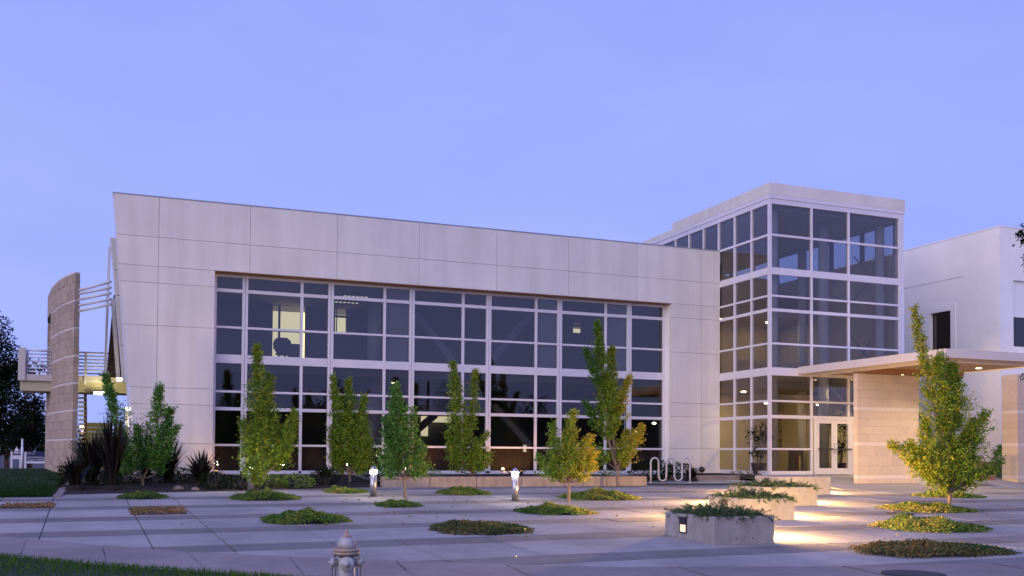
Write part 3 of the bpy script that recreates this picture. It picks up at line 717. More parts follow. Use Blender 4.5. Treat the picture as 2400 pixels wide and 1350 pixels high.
for p in ((1976, 884), (2082, 872), (2200, 858), (2294, 863), (2150, 862)):
    c = fZ(*p, SOF-.01)
    if p[0] == 2150: c = np.array([28.3, 29.9, 0])
    cpart(MB().lathe([(.13, SOF-.012), (.13, SOF-.001)], (c[0], c[1], 0), 18), 'downlight_trim', M['frame'])
    cpart(MB().lathe([(.10, SOF-.018), (.10, SOF-.013)], (c[0], c[1], 0), 18), 'downlight_lens', M['can'])
    lamp('downlight_lamp', 'SPOT', (c[0], c[1], SOF-.05), 210, (1.0, .74, .38), canopy, .08, (0, 0, 0), R(125), Matrix.Translation(-COF))

# ------------------------------------------------------------------ block walls under the canopy
def block_wall(name, x0, x1, y0, y1, z0, z1, label, pale, bl=.52, ht=.31, group=None):
    r_ = empty(name, (x0, y0, z0)); tag(r_, label, 'wall', group); iv = Matrix.Translation(-Vector((x0, y0, z0)))
    def bp(mb, nm, mt): o = mb.build(nm, mt, r_); o.matrix_parent_inverse = iv
    bp(MB().box(x0+.012, x1-.012, y0+.010, y1-.010, z0-.2, z1-.05), 'core', M['mortar'])
    lv = []; z = z0
    for pz in list(pale)+[None]:
        top = pz-.07 if pz else z1
        nn = max(1, int(round((top-z)/ht))); h = (top-z)/nn
        lv += [(z+i*h, z+(i+1)*h, 0) for i in range(nn)]
        if pz: lv.append((pz-.07, pz+.07, 1)); z = pz+.07
    for r, (za, zb_, pl_) in enumerate(lv):
        x = x0-(bl/2 if r % 3 == 1 else 0)
        while x < x1-.02:
            xa, xb = max(x, x0), min(x+bl, x1)
            if xb-xa > .03:
                d1, d2 = rng.uniform(-.004, .004, 2)
                bp(MB().bbox(xa+.002-(.012*rng.random() if xa == x0 else 0), xb-.002, y0+d1, y1+d2, za+.002, zb_-.002, .004), 'stone_block', M['stone_l'] if pl_ else M['stone_p'])
            x += bl
    return r_
WY = 28.3; wl = fY(2010, 1133, WY)
w1x1 = fY(2154, 900, WY)[0]; zt = fY(2010, 875, WY)[2]
block_wall('block_wall', wl[0], w1x1, WY, WY+.20, wl[2], zt, 'freestanding tan block wall under the canopy, hiding the right half of the doors', [fY(2010, y_, WY)[2] for y_ in (1118, 1040, 957)])
w2 = fY(2386, 1131, WY)
block_wall('block_wall', w2[0], w2[0]+2.6, w2[1], w2[1]+.75, w2[2], fY(2386, 877, w2[1])[2], 'tan block wall behind the green shrub, beyond the end of the canopy', [fY(2386, y_, WY)[2] for y_ in (1118, 1042, 965)])
wx, wy_, z_ = fY(2124, 870, WY+.1)[0], WY+.1, zt
ps = empty('canopy_post', (wx, wy_, z_-.04)); tag(ps, 'short white steel post carrying the canopy on top of the block wall', 'post')
MB().lathe([(.06, .021), (.06, cz0-z_+.06)], n=14).build('post_shaft', M['frame'], ps); MB().box(-.09, .09, -.09, .09, 0, .02).build('base_plate', M['frame'], ps)
# dark wall lamp on the first block wall's far end
p = fY(2160, 975, WY+.15); f_ = empty('wall_lamp', (w1x1+.012, WY+.10, p[2])); tag(f_, 'small dark lamp bracket on the end of the block wall by the doors', 'lamp')
MB().bbox(0, .05, -.07, .07, -.10, .10, .008).build('back_plate', M['dark'], f_)
MB().lathe([(.05, -.14), (.10, -.12), (.10, .06), (.03, .12)], (.14, 0, 0), 14).build('lamp_body', M['dark'], f_)

# ------------------------------------------------------------------ right building
RZ = fX(2342.5, 531, RBX)[2]
rb = empty('stucco_building', (RBX, RBY, .6)); ROF = Vector((RBX, RBY, .6))
tag(rb, 'plain white stucco building beyond the canopy with deep set dark windows', 'building')
def rpart(mb, name, mat):
    o = mb.build(name, mat, rb); o.matrix_parent_inverse = Matrix.Translation(-ROF); return o
# left wall with one window (built as pieces round the opening)
wy1 = fX(2180, 740, RBX)[1]; wy0 = fX(2229, 800, RBX)[1]; wz1 = fX(2229, 727, RBX)[2]; wz0 = 6.0
tk = .35
Yend = T+14
rpart(MB().box(RBX, RBX+tk, RBY, wy0, .3, RZ), 'wall', M['stucco'])
rpart(MB().box(RBX, RBX+tk, wy0, wy1, wz1, RZ), 'wall', M['stucco'])
rpart(MB().box(RBX, RBX+tk, wy0, wy1, .3, wz0), 'wall', M['stucco'])
rpart(MB().box(RBX, RBX+tk, wy1, Yend, .3, RZ), 'wall', M['stucco'])
for (a, b_, c_, d_) in ((wy0-.30, wy0, wz0-.2, wz1), (wy1, wy1+.30, wz0-.2, wz1), (wy0-.30, wy1+.30, wz1, wz1+.32)):
    rpart(MB().box(RBX-.035, RBX-.001, a, b_, c_, d_), 'window_surround', M['stucco'])
fr = MB(); fr.box(RBX+.16, RBX+.22, wy0, wy0+.06, wz0, wz1).box(RBX+.16, RBX+.22, wy1-.06, wy1, wz0, wz1).box(RBX+.16, RBX+.22, wy0+.06, wy1-.06, wz1-.06, wz1)
rpart(fr, 'window_frame', M['dark'])
rpart(MB().box(RBX+.18, RBX+.195, wy0+.05, wy1-.05, wz0, wz1-.05), 'window_pane', glass('dark glass', (.12, .13, .15), .05))
rpart(MB().box(RBX+.349, RBX+2.5, wy0-.3, wy1+.3, wz0-.4, wz1+.3), 'dark_room', M['dark'])
# horizontal reglet on the left wall
zl = fX(2115, 678, RBX)[2]; yl = fX(2258, 648, RBX)[1]
rpart(MB().box(RBX-.006, RBX-.0005, yl, Yend-1, zl-.012, zl+.012), 'reveal_line', M['joint'])
# front wall with a recessed window bay at the right
wx0 = fY(2375, 700, RBY)[0]; zrt = fY(2380, 657, RBY)[2]; zwt = fY(2380, 742, RBY)[2]; zwb = fY(2380, 812, RBY)[2]
rpart(MB().box(RBX+tk+.001, wx0, RBY, RBY+.35, .3, RZ), 'wall', M['stucco'])
rpart(MB().box(wx0, wx0+6, RBY, RBY+.35, zrt, RZ), 'wall', M['stucco'])
rpart(MB().box(wx0, wx0+6, RBY, RBY+.35, .3, zwb), 'wall', M['stucco'])
rpart(MB().box(wx0+.001, wx0+6, RBY+.12, RBY+.35, zwt, zrt-.001), 'spandrel', M['stucco'])
rpart(MB().box(wx0+.001, wx0+6, RBY+.25, RBY+.262, zwb, zwt), 'window_pane', glass('dark glass b', (.12, .13, .15), .0))
rpart(MB().box(wx0+.001, wx0+.06, RBY+.20, RBY+.30, zwb, zwt), 'window_frame', M['dark'])
rpart(MB().box(wx0+.0, wx0+6, RBY+.8, RBY+1.2, zwb-.5, zwt+.5), 'dark_room', M['dark'])
rpart(MB().box(RBX-.02, wx0+6, RBY-.02, Yend, RZ+.001, RZ+.05), 'roof_cap', M['stucco'])

# ------------------------------------------------------------------ entry ramp, retaining wall and raised beds
rm = MB(); xr0, xr1 = 23.0, 46.0
rm.poly([(xr0, 27.2, gz(27.2)-.05), (xr1, 27.2, gz(27.2)-.05), (xr1, T-.03, .3), (xr0, T-.03, .3), (xr0, 27.2, gz(27.2)+.012), (xr1, 27.2, gz(27.2)+.012), (xr1, 29.7, .80), (xr0, 29.7, .80), (xr1, T-.03, .845), (xr0, T-.03, .845)],
        [(4,5,6,7),(7,6,8,9),(0,1,5,4),(0,4,7,9,3),(1,2,8,6,5)])
entry = rm.build('entry_ramp', M['slab']); tag(entry, kind='structure')
RY = 30.25
rw = empty('retaining_wall', (12, RY, .5)); tag(rw, 'low streaked concrete retaining wall in front of the long window bed', 'wall')
iv = Matrix.Translation(-Vector((12, RY, .5)))
x = 7.4
while x < 15.5:
    o = MB().bbox(x+.006, x+1.60-.006, RY, RY+.22, .30, .845+rng.uniform(-.004, .004), .012).build('wall_section', M['retain'], rw); o.matrix_parent_inverse = iv; x += 1.60
x = 17.0
o = MB().bbox(17.006, 22.9, RY+2.9, RY+3.1, .30, .80, .012).build('wall_section', M['retain'], rw); o.matrix_parent_inverse = iv
o = MB().bbox(16.80, 17.0, RY+.23, RY+3.09, .30, .842, .012).build('wall_section', M['retain'], rw); o.matrix_parent_inverse = iv
bed2 = sheet('planting_bed', [[(x, y, z) for x in (7.4, 12, 16.9)] for y, z in ((RY+.2, .76), (32, .80), (34.75, .83))], M['soil']); tag(bed2, kind='structure')
bed3 = sheet('planting_bed', [[(x, y, z) for x in (17.0, 20, 23.0)] for y, z in ((RY+3.09, .72), (33.9, .77), (34.75, .80))], M['soil']); tag(bed3, kind='structure')
bed4 = sheet('rack_pad', [[(x, y, gz(y)+.006) for x in (17.01, 20, 22.98)] for y in (30.9, 31.5, RY+2.89)], M['slab']); tag(bed4, kind='structure')

# ------------------------------------------------------------------ curved block wall, bridge and stair left of the long building
TZC = 7.77
arc = [(-1.95, 36.8), (-2.40, 38.0), (-2.72, 39.4), (-2.99, 40.8), (-3.24, 42.6), (-3.36, 44.4), (-3.42, 46.5), (-3.42, 49)]
def arc_at(s):
    P_ = np.array(arc); L = np.r_[0, np.cumsum(np.linalg.norm(np.diff(P_, axis=0), axis=1))]
    return np.array([np.interp(s, L, P_[:, 0]), np.interp(s, L, P_[:, 1])])
LARC = float(np.sum(np.linalg.norm(np.diff(np.array(arc), axis=0), axis=1)))
def arc_n(s):
    d = arc_at(min(s+.05, LARC))-arc_at(max(s-.05, 0)); d /= np.linalg.norm(d); return np.array([-d[1], d[0]])   # outward (left)
cw = empty('curved_block_wall', (-1.9, 36.9, .7)); tag(cw, 'tall curved tan block wall with thin pale courses, standing past the slanted end', 'wall')
CI = Matrix.Translation(-Vector((-1.9, 36.9, .7)))
def arc_block(s0, s1, z0, z1, mat, name, tk=.17, proud=0.0, n=2):
    vs = []; ks = [s0+(s1-s0)*i/n for i in range(n+1)]
    for z in (z0, z1):
        for s in ks:
            p = arc_at(s); q = arc_n(s); a = p+q*proud; b = p-q*tk
            vs += [(a[0], a[1], z), (b[0], b[1], z)]
    m_ = 2*(n+1); fs = [(0, 1, m_+1, m_), (m_-2, 2*m_-2, 2*m_-1, m_-1)]
    for i in range(n):
        a = 2*i; fs += [(a, m_+a, m_+a+2, a+2), (a+1, a+3, m_+a+3, m_+a+1), (m_+a, m_+a+1, m_+a+3, m_+a+2), (a, a+2, a+3, a+1)]
    o = MB().poly(vs, fs).build(name, mat, cw); o.matrix_parent_inverse = CI; return o
pale_z = [fY(187, y, 36.85)[2] for y in (705, 769, 834, 898, 962, 1030)]
S_OPEN0, S_OPEN1 = 4.15, 7.6
ZO0, ZO1 = fY(120, 882, 40.9)[2], fY(120, 738, 40.9)[2]
zb = .78; edges = sorted(pale_z)
lev = []
z = zb
for pz in edges+[TZC]:
    top = pz-.038 if pz != TZC else TZC
    nn = max(1, int(round((top-z)/.285))); h = (top-z)/nn
    for i in range(nn): lev.append((z+i*h, z+(i+1)*h, False))
    if pz != TZC: lev.append((pz-.038, pz+.038, True)); z = pz+.038
SB = 4.15
for r, (z0, z1, pale) in enumerate(lev):
    if pale:
        arc_block(0, SB, z0+.002, z1-.002, M['stone_l'], 'pale_course', .172, -.010, 8)
        segs = [(SB, S_OPEN1), (S_OPEN1, LARC)] if (z1 < ZO0 or z0 > ZO1) else [(S_OPEN1, LARC)]
        for a, b in segs: arc_block(a, b, z0, z1, M['stone_l'], 'pale_course', .172, -.010, 4)
        continue
    off = .25 if r % 2 else 0.0; s = -off
    while s < SB-.02:
        a, b = max(0, s), min(SB, s+.52)
        if b-a > .04: arc_block(a+.003, b-.003, z0+.003, z1-.003, M['stone'], 'stone_block', .17+rng.uniform(0, .012), rng.uniform(-.005, .006), 1)
        s += .52
    segs = [(SB, S_OPEN1), (S_OPEN1, LARC)] if (z1 < ZO0 or z0 > ZO1) else [(S_OPEN1, LARC)]
    for a, b in segs: arc_block(a, b, z0+.002, z1-.002, M['stone'], 'block_course', .17, 0, 5)
arc_block(.02, SB-.02, zb, TZC-.02, M['mortar'], 'core', .15, -.02, 8)
arc_block(0, SB, TZC+.001, TZC+.06, M['stone_l'], 'coping', .175, .004, 8)
# five round bars from the wall to the slanting frame
fin = empty('bar_trellis', (-1.2, 36.6, 6.6)); tag(fin, 'five parallel white bars spanning from the curved wall to the slanted end', 'trellis')
FI = Matrix.Translation(-Vector((-1.2, 36.6, 6.6)))
for y1, y2 in ((681, 660), (689, 674), (702, 687), (716, 701), (729, 713)):
    o = MB().tube([fY(184, y1, 36.9), fY(259.5, y2, 36.05)], .05, 10).build('bar', M['frame'], fin); o.matrix_parent_inverse = FI
# second slanting slab behind the facade, with joints
sw = empty('slanted_slab', (0, 36.2, 3.5)); tag(sw, 'second pale slanted slab just behind the leaning end of the facade', 'wall')
SI = Matrix.Translation(-Vector((0, 36.2, 3.5)))
YS = 36.1
zs = [fY(262, y, YS)[2] for y in (893, 808, 691, 632, 556)]
def s2(z):
    a = fY(259.5, 556, YS); b = fY(291, 893, YS); return a[0]+(b[0]-a[0])*(a[2]-z)/(a[2]-b[2])
for z0, z1 in zip(zs[:-1], zs[1:]):
    o = MB().prism([(s2(z0), z0+.01), (1.0, z0+.01), (1.0, z1-.01), (s2(z1), z1-.01)], YS, YS+.3).build('slab_panel', M['panel'], sw); o.matrix_parent_inverse = SI
o = MB().prism([(s2(zs[0])-.07, zs[0]), (s2(zs[0])-.004, zs[0]), (s2(zs[-1])-.004, zs[-1]), (s2(zs[-1])-.03, zs[-1])], YS+.02, YS+.3).build('slab_trim', M['frame'], sw); o.matrix_parent_inverse = SI
for (a, b, wd, lab) in (((257, 578), (246.5, 872), .09, 'thin pale post leaning left behind the slanted slab'), ((264, 700), (277, 888), .14, 'thin white strut leaning right beside the dark gable')):
    o = MB().bar(fY(*a, 38.6), fY(*b, 38.6), wd, .16).build('leaning_post', M['frame']); 
    tag(o, lab, 'post'); MB().lathe([(.12, 0), (.12, .03)], tuple(fY(b[0], b[1], 38.6)-np.array([0, 0, .02])), 12).build('post_foot', M['frame'], o)
gb = empty('dark_gable', tuple(fY(262, 882, 39.6))); GI = Matrix.Translation(-Vector(fY(262, 882, 39.6)))
tag(gb, 'dark boarded triangular gable behind the bridge railing', 'gable')
ga, gb1, gb2 = fY(266, 690, 39.6), fY(249, 884, 39.6), fY(290, 884, 39.6)
for i in range(14):
    t0, t1 = i/14, (i+1)/14
    xl = lambda t: gb1[0]+(ga[0]-gb1[0])*t; zl_ = lambda t: gb1[2]+(ga[2]-gb1[2])*t; xr = lambda t: gb2[0]+(ga[0]+.35-gb2[0])*t
    o = MB().prism([(xl(t0), zl_(t0)+.012), (xr(t0), zl_(t0)+.012), (xr(t1), zl_(t1)-.012), (xl(t1), zl_(t1)-.012)], 39.6+.01*(i % 2), 39.9).build('board', M['brownpanel'], gb); o.matrix_parent_inverse = GI
# bridge with railing
BY = 40.3
br = empty('foot_bridge', tuple(fY(180, 900, BY))); BI = Matrix.Translation(-Vector(fY(180, 900, BY)))
tag(br, 'upper level foot bridge with a pipe railing passing behind the curved wall', 'bridge')
def bpart(mb, nm, mt): o = mb.build(nm, mt, br); o.matrix_parent_inverse = BI; return o
bx0, bx1 = fY(45, 900, BY)[0], fY(300, 900, BY)[0]
zt_, zm, zl2 = fY(200, 881, BY)[2], fY(200, 896, BY)[2], fY(200, 919, BY)[2]
bpart(MB().box(bx0+.15, bx1, BY-.06, BY+1.9, zm, zt_), 'deck', M['stone_l'])
bpart(MB().box(bx0+.02, bx1, BY+.05, BY+1.7, zl2, zm-.002), 'girder', surf('cream girder paint', (.50, .45, .30), None, 3, .7))
zr = fY(200, 826, BY)[2]; nr = 7
for (xa, xb) in ((bx0+.25, fY(117, 850, BY)[0]), (fY(176, 850, BY)[0], bx1)):
    for k in range(nr):
        z_ = zt_+.10+(zr-zt_-.10)*k/(nr-1); bpart(MB().tube([(xa, BY+.05, z_), (xb, BY+.05, z_)], .028 if k < nr-1 else .036, 8), 'rail', M['frame'])
    n_ = max(2, int((xb-xa)/1.3)+1)
    for k in range(n_): x_ = xa+(xb-xa)*k/(n_-1); bpart(MB().box(x_-.03, x_+.03, BY+.09, BY+.13, zt_-.2, zr), 'railing_post', M['frame'])
x_ = fY(201, 850, BY)[0]; bpart(MB().box(x_-.045, x_+.045, BY-.10, BY-.061, zm-.1, zr+.02), 'railing_post', M['frame'])
bpart(MB().box(bx0-.04, bx0+.20, BY-.1, BY+.2, zm, fY(52, 815, BY)[2]), 'end_pier', M['stone_l'])
for p in (85,): pass
# lamps under the bridge
def lit_box(p, Y, label, w_=.28, energy=16):
    c = fY(*p, Y); r_ = empty('bulkhead_lamp', tuple(c)); tag(r_, label, 'lamp', 'bulkhead lamps by the bridge')
    MB().bbox(-w_/2-.02, w_/2+.02, .0, .10, -.06, .06, .008).build('lamp_housing', M['metal'], r_)
    MB().bbox(-w_/2, w_/2, -.05, -.001, -.045, .045, .012).build('lamp_lens', M['tubelamp'], r_)
    lamp('lamp_light', 'POINT', (0, -.16, -.05), energy, (1.0, .90, .48), r_, .08)
lit_box((232, 921), BY-.3, 'bulkhead lamp under the foot bridge above the small tree', .36, 45)
lit_box((281, 889), 37.2, 'bulkhead lamp tucked behind the slanted end at bridge height', .22, 32)
lit_box((299, 958), 37.6, 'bulkhead lamp on top of the pale column behind the slanted end', .22, 20)
# pale column, yellow siding wall and stair below the bridge
c = fY(302, 1010, 38.0); pc = empty('pale_column', (c[0], 38.0, .8)); tag(pc, 'pale round column under the foot bridge', 'column')
MB().lathe([(.13, 0), (.13, fY(302, 962, 38)[2]-.8)], n=16).build('column_shaft', M['frame'], pc); MB().box(-.2, .2, -.2, .2, fY(302, 962, 38)[2]-.8+.001, fY(302, 962, 38)[2]-.7).build('column_cap', M['frame'], pc)
yw = empty('sided_wall', tuple(fY(222, 1100, 42.5))); YI = Matrix.Translation(-Vector(fY(222, 1100, 42.5))); tag(yw, 'low yellow lit wall of horizontal boards under the foot bridge', 'wall')
a, b = fY(204, 990, 42.5), fY(262, 1100, 42.5)
for i in range(10):
    z0 = b[2]+(a[2]-b[2])*i/10; z1 = b[2]+(a[2]-b[2])*(i+1)/10
    o = MB().box(a[0], b[0], 42.5+.012*(i % 2), 42.7, z0+.006, z1-.006).build('board', M['yellow'], yw); o.matrix_parent_inverse = YI
o = MB().box(a[0]-.08, a[0]-.005, 42.4, 42.7, b[2], a[2]+.6).build('corner_post', M['frame'], yw); o.matrix_parent_inverse = YI
stp = empty('outdoor_stair', tuple(fY(195, 1090, 41.5))); STI = Matrix.Translation(-Vector(fY(195, 1090, 41.5))); tag(stp, 'open tread stair climbing to the foot bridge beside the curved wall', 'stair')
for i in range(12):
    y_ = 1045-i*10.2; c = fY(193, y_, 41.3+.06*i)
    o = MB().box(c[0]-.14, c[0]+.12, c[1]-.15, c[1]+.15, c[2]-.035, c[2]+.035).build('tread', M['stone_l'], stp); o.matrix_parent_inverse = STI
o = MB().bar(fY(200, 1055, 41.2), fY(200, 922, 42.0), .10, .2).build('stringer', M['brownpanel'], stp); o.matrix_parent_inverse = STI

# ------------------------------------------------------------------ concrete planters with step lights
PROT = math.atan(PA)
def planter(px_left, px_right, ybase, h, label, glabel, plants=True, hot=1.0, dep=1.65, hl=1.0):
    a = gr(px_left[0], px_left[1]); b = gr(*px_right); wdt = b[0]-a[0]
    r_ = empty('concrete_planter', (a[0], a[1], gz(a[1]))); tag(r_, label, 'planter', 'concrete planters with step lights')
    dz = gz(a[1]+dep)-gz(a[1])
    t = .13
    mb = MB(); mb.bbox(0, wdt, 0, t, -.1, h, .012).bbox(0, wdt, dep-t, dep, -.1, h, .012).bbox(0, t, t-.012, dep-t+.012, -.1, h-.0015, .012).bbox(wdt-t, wdt, t-.012, dep-t+.012, -.1, h-.0015, .012)
    if not plants: mb = MB(); mb.bbox(0, wdt, 0, dep, -.1, h, .02)
    mb.build('planter_wall', M['cast'], r_)
    if plants: MB().box(t, wdt-t, t, dep-t, .1, h-.06).build('soil', M['soil'], r_)
    # form tie holes
    for (x_, z_) in ((wdt*.38, h*.80), (wdt*.64, h*.80), (wdt*.38, h*.20), (wdt*.64, h*.20)):
        MB().lathe([(.014, -.004), (.014, .0015)], (x_, 0, z_), 10, 'y').build('tie_hole', M['dark'], r_)
    # step lights let into the left and right sides
    for side in (0, 1):
        x_ = 0 if side == 0 else wdt; sg = -1 if side == 0 else 1
        yc = dep*.60
        mb = MB(); 
        fx = MB()
        x0, x1 = sorted((x_+sg*.001, x_+sg*.014))
        fx.box(x0, x1, yc-.13, yc+.13, h*.82, h*.88).box(x0, x1, yc-.13, yc+.13, h*.26, h*.31).box(x0, x1, yc-.13, yc-.10, h*.311, h*.819).box(x0, x1, yc+.10, yc+.13, h*.311, h*.819)
        x0, x1 = sorted((x_+sg*.001, x_+sg*.030)); fx.box(x0, x1, yc-.099, yc+.099, h*.60, h*.819)
        f_ = fx.build('step_light_frame', M['dark'], r_)
        x0, x1 = sorted((x_+sg*.001, x_+sg*.010)); MB().box(x0, x1, yc-.099, yc+.099, h*.312, h*.598).build('step_light_lens', M['step_lens'], f_)
        if side == 0 and hl < .05: f_.children[0].data.materials[0] = M['step_dim']; continue
        lamp('step_lamp', 'AREA', (x_+sg*.04, yc, h*.48), 720*hot*(hl if side == 0 else 1), (1.0, .58, .20), f_, .15, (0, sg*-R(58), 0))
    if plants:
        rr = np.random.default_rng(int(px_left[0])); C = []; D = []; Tn = []
        for k in range(430):
            x_ = rr.uniform(.08, wdt-.08); y_ = rr.uniform(.06, dep-.06)
            ex, ey = (x_/wdt-.5)*2, (y_/dep-.5)*2
            dirv = np.array([ex*.8+rr.normal(0, .45), ey*.8+rr.normal(0, .45), rr.uniform(.25, .9)]); dirv /= np.linalg.norm(dirv)
            L_ = rr.uniform(.12, .30); p0 = np.array([x_, y_, h-.04])
            for q in np.linspace(.1, 1, 18):
                p = p0+dirv*L_*q+np.array([0, 0, -.10*q*q*max(abs(ex), abs(ey))])
                for m_ in range(2): C.append(p); D.append(dirv*.8+rr.normal(0, .75, 3)); Tn.append(np.clip(rr.normal(.35+.25*q, .15), 0, 1))
        leaves(np.array(C), np.array(D), .052, .014, np.array(Tn), 'juniper_foliage', M['juniper'], r_, .1, 5)
    return r_
planter((1672, 1277), (1803, 1270), 0, .48, 'nearest concrete planter to the sidewalk, unlit bluish front and small square light', '', True, 1.0, 1.65, .012)
planter((1757, 1221), (1865, 1219), 0, .49, 'second concrete planter from the sidewalk with sparse juniper', '', True)
planter((1793, 1187), (1908, 1184), 0, .51, 'third concrete planter from the sidewalk with thick yellow lit juniper', '', True)
planter((1842, 1160), (1940, 1158), 0, .58, 'plain solid concrete block behind the three juniper planters', '', False, .6)

# ------------------------------------------------------------------ bollards
def bollard(p, hpx, label, on=True, r_px=9.3):
    g = gr(*p); s = ppm(g); h = hpx/s; r_ = .092
    b_ = empty('light_bollard', (g[0], g[1], gz(g[1]))); tag(b_, label, 'bollard', 'lit bollards on the plaza')
    MB().lathe([(r_*1.3, 0), (r_*1.3, .012)], n=20).build('base_plate', M['dark'], b_)
    MB().lathe([(r_, .013), (r_, h*.74)], n=24).build('bollard_post', M['metal'], b_)
    MB().lathe([(r_*.97, h*.741), (r_*.97, h*.869)], n=24).build('bollard_lens', M['lens'], b_)
    MB().lathe([(r_, h*.87), (r_, h*.885), (r_*.92, h*.93), (r_*.70, h*.97), (r_*.38, h*.993), (.004, h)], n=24).build('bollard_cap', M['metal'], b_)
bollard((875, 1163), 71, 'lit bollard standing between the third and fourth small trees')
bollard((1207, 1173), 76, 'lit bollard standing alone in front of the low retaining wall')
bollard((588, 1150), 66, 'bollard half hidden behind the broad leafy tree by the window corner')

# ------------------------------------------------------------------ bike rack
rk0 = gr(1525, 1132); rk1 = gr(1617, 1130); rk1 = fY(1617, 1131, rk0[1])
rack = empty('bike_rack', (rk0[0], rk0[1], gz(rk0[1]))); tag(rack, 'wavy silver pipe bike rack beside the concrete corner pier', 'bike rack')
Lr = rk1[0]-rk0[0]; stp_ = Lr/5; hr = 59/ppm(rk0); rr_ = stp_/2; path = [(0, 0, -.05), (0, 0, .3)]
for k in range(5):
    up_ = k % 2 == 0; zc_ = hr-rr_ if up_ else .08+rr_; x0 = k*stp_
    path.append((x0, 0, zc_-.02 if up_ else zc_+.02))
    for q in range(1, 8):
        a = math.pi*q/8; path.append((x0+rr_-rr_*math.cos(a), 0, zc_+(rr_*math.sin(a) if up_ else -rr_*math.sin(a))))
path += [(5*stp_, 0, hr-rr_), (5*stp_, 0, .3), (5*stp_, 0, -.05)]
MB().tube(path, .034, 12).build('pipe', M['galv'], rack)
for x_ in (0, 5*stp_): MB().lathe([(.075, 0), (.075, .012)], (x_, 0, .0), 14).build('flange', M['galv'], rack)

# ------------------------------------------------------------------ fire hydrant
hp = gr(811, 1415); hy = empty('fire_hydrant', (hp[0], hp[1], .02)); tag(hy, 'weathered silver fire hydrant with rusty flange on the near lawn', 'hydrant')
hy.rotation_euler = (0, 0, -.18)
H = (hp[2]*0+EYE-(1242-1063)/ppm(hp))-.02
q = H/.80
MB().lathe([(.14*q, 0), (.14*q, .03*q), (.095*q, .035*q), (.09*q, .30*q), (.095*q, .515*q)], n=28).build('barrel', M['hyd'], hy)
MB().lathe([(.10*q, .516*q), (.135*q, .52*q), (.142*q, .535*q), (.142*q, .552*q), (.10*q, .555*q), (.142*q, .558*q), (.148*q, .575*q), (.140*q, .586*q), (.11*q, .59*q)], n=28).build('flange', M['rust'], hy)
bn = MB().lathe([(.108*q, .591*q), (.105*q, .63*q), (.097*q, .67*q), (.082*q, .695*q), (.060*q, .708*q), (.056*q, .712*q)], n=28).build('bonnet', M['hyd'], hy)
MB().lathe([(.056*q, .713*q), (.058*q, .722*q), (.050*q, .733*q), (.030*q, .745*q), (.024*q, .752*q), (.021*q, .775*q), (.016*q, .80*q)], n=12, smooth=False).build('operating_nut', M['rust'], hy)
for k in range(9):
    a = -math.pi/2+(k-4)*.30; x_, y_ = math.cos(a)*.106*q, math.sin(a)*.106*q
    MB().bar((x_, y_, .612*q), (x_*.985, y_*.985, .638*q), .006*q if k % 2 else .011*q, .006).build('cast_mark', M['rust'], bn)
for k in range(8):
    a = k*math.pi/4+.2; MB().lathe([(.012*q, 0), (.012*q, .02*q)], (.128*q*math.cos(a), .128*q*math.sin(a), .500*q), 6, smooth=False).build('flange_bolt', M['dark'], hy)
MB().lathe([(.068*q, .085*q), (.068*q, .125*q), (.080*q, .127*q), (.080*q, .145*q), (.070*q, .152*q), (.024*q, .154*q), (.020*q, .178*q)], (0, 0, .43*q), 24, 'y').build('pumper_cap', M['hyd'], hy)
for sg in (-1, 1):
    mb = MB(); mb.lathe([(.040*q, sg*.085*q), (.040*q, sg*.125*q), (.052*q, sg*.127*q), (.052*q, sg*.165*q), (.044*q, sg*.172*q), (.015*q, sg*.174*q), (.012*q, sg*.20*q)], (0, 0, .435*q), 20, 'x')
    if sg < 0:
        mb.f = [tuple(reversed(f)) for f in mb.f]
    mb.build('hose_cap', M['hyd'], hy)
    for (xa, za, xb, zb_) in ((.155, .385, .150, .20), (.112, .385, .125, .22)):
        n_ = 9
        for i in range(n_):
            t = i/(n_-1); x_ = (xa+(xb-xa)*t)*q*sg; z_ = (za+(zb_-za)*t)*q
            MB().lathe([(.004, -.008), (.0075, 0), (.004, .008)], (x_, -.01, z_), 6).build('chain_link', M['dark'], hy)

# ------------------------------------------------------------------ manhole cover, bin, signs
c = gr(2140, 1347); mc = MB().lathe([(.42, .002), (.42, .014), (.40, .016)], n=36).build('manhole_cover', M['cover'], None, (c[0], c[1], .004)); tag(mc, 'dark round iron cover set in the pavement below the ground cover', 'manhole cover')
MB().lathe([(.36, .0165), (.36, .019), (.34, .020)], n=36).build('cover_ring', M['cover'], mc)
c = gr(2108, 1205); mc = MB().lathe([(.33, .002), (.33, .012), (.31, .014)], n=32).build('manhole_cover', M['cover'], None, (c[0], c[1], gz(c[1])+.004)); mc.rotation_euler = (math.atan(.03), 0, 0); tag(mc, 'small dark round cover in the lit paving beside the leafy young tree', 'manhole cover')
MB().lathe([(.26, .0145), (.26, .017)], n=32).build('cover_ring', M['cover'], mc)
p = fY(2318, 1126, 27.6); bi = empty('brick_bin', (p[0], 27.6, p[2])); tag(bi, 'small brick clad bin with a steel hoop beside the green shrub', 'bin')
hb = 46/ppm(p); wb = 44/ppm(p)/2
MB().box(-wb+.012, wb-.012, .012, .5, 0, hb-.03).build('bin_core', M['mortar'], bi)
nr = 9; rh = (hb-.05)/nr
for r in range(nr):
    x_ = -wb-(.11 if r % 2 else 0)
    while x_ < wb-.01:
        a, b = max(-wb, x_), min(wb, x_+.21)
        if b-a > .03: MB().box(a+.005, b-.005, 0, .10, r*rh+.005, (r+1)*rh-.005).build('brick', M['brick'], bi)
        x_ += .22
MB().box(-wb-.015, wb+.015, -.015, .52, hb-.045, hb).build('bin_top', M['stone_l'], bi)
MB().tube([(.05, .2, hb), (.05, .2, hb+.16), (.22, .2, hb+.16), (.22, .2, hb)], .014, 8).build('steel_hoop', M['frame'], bi)

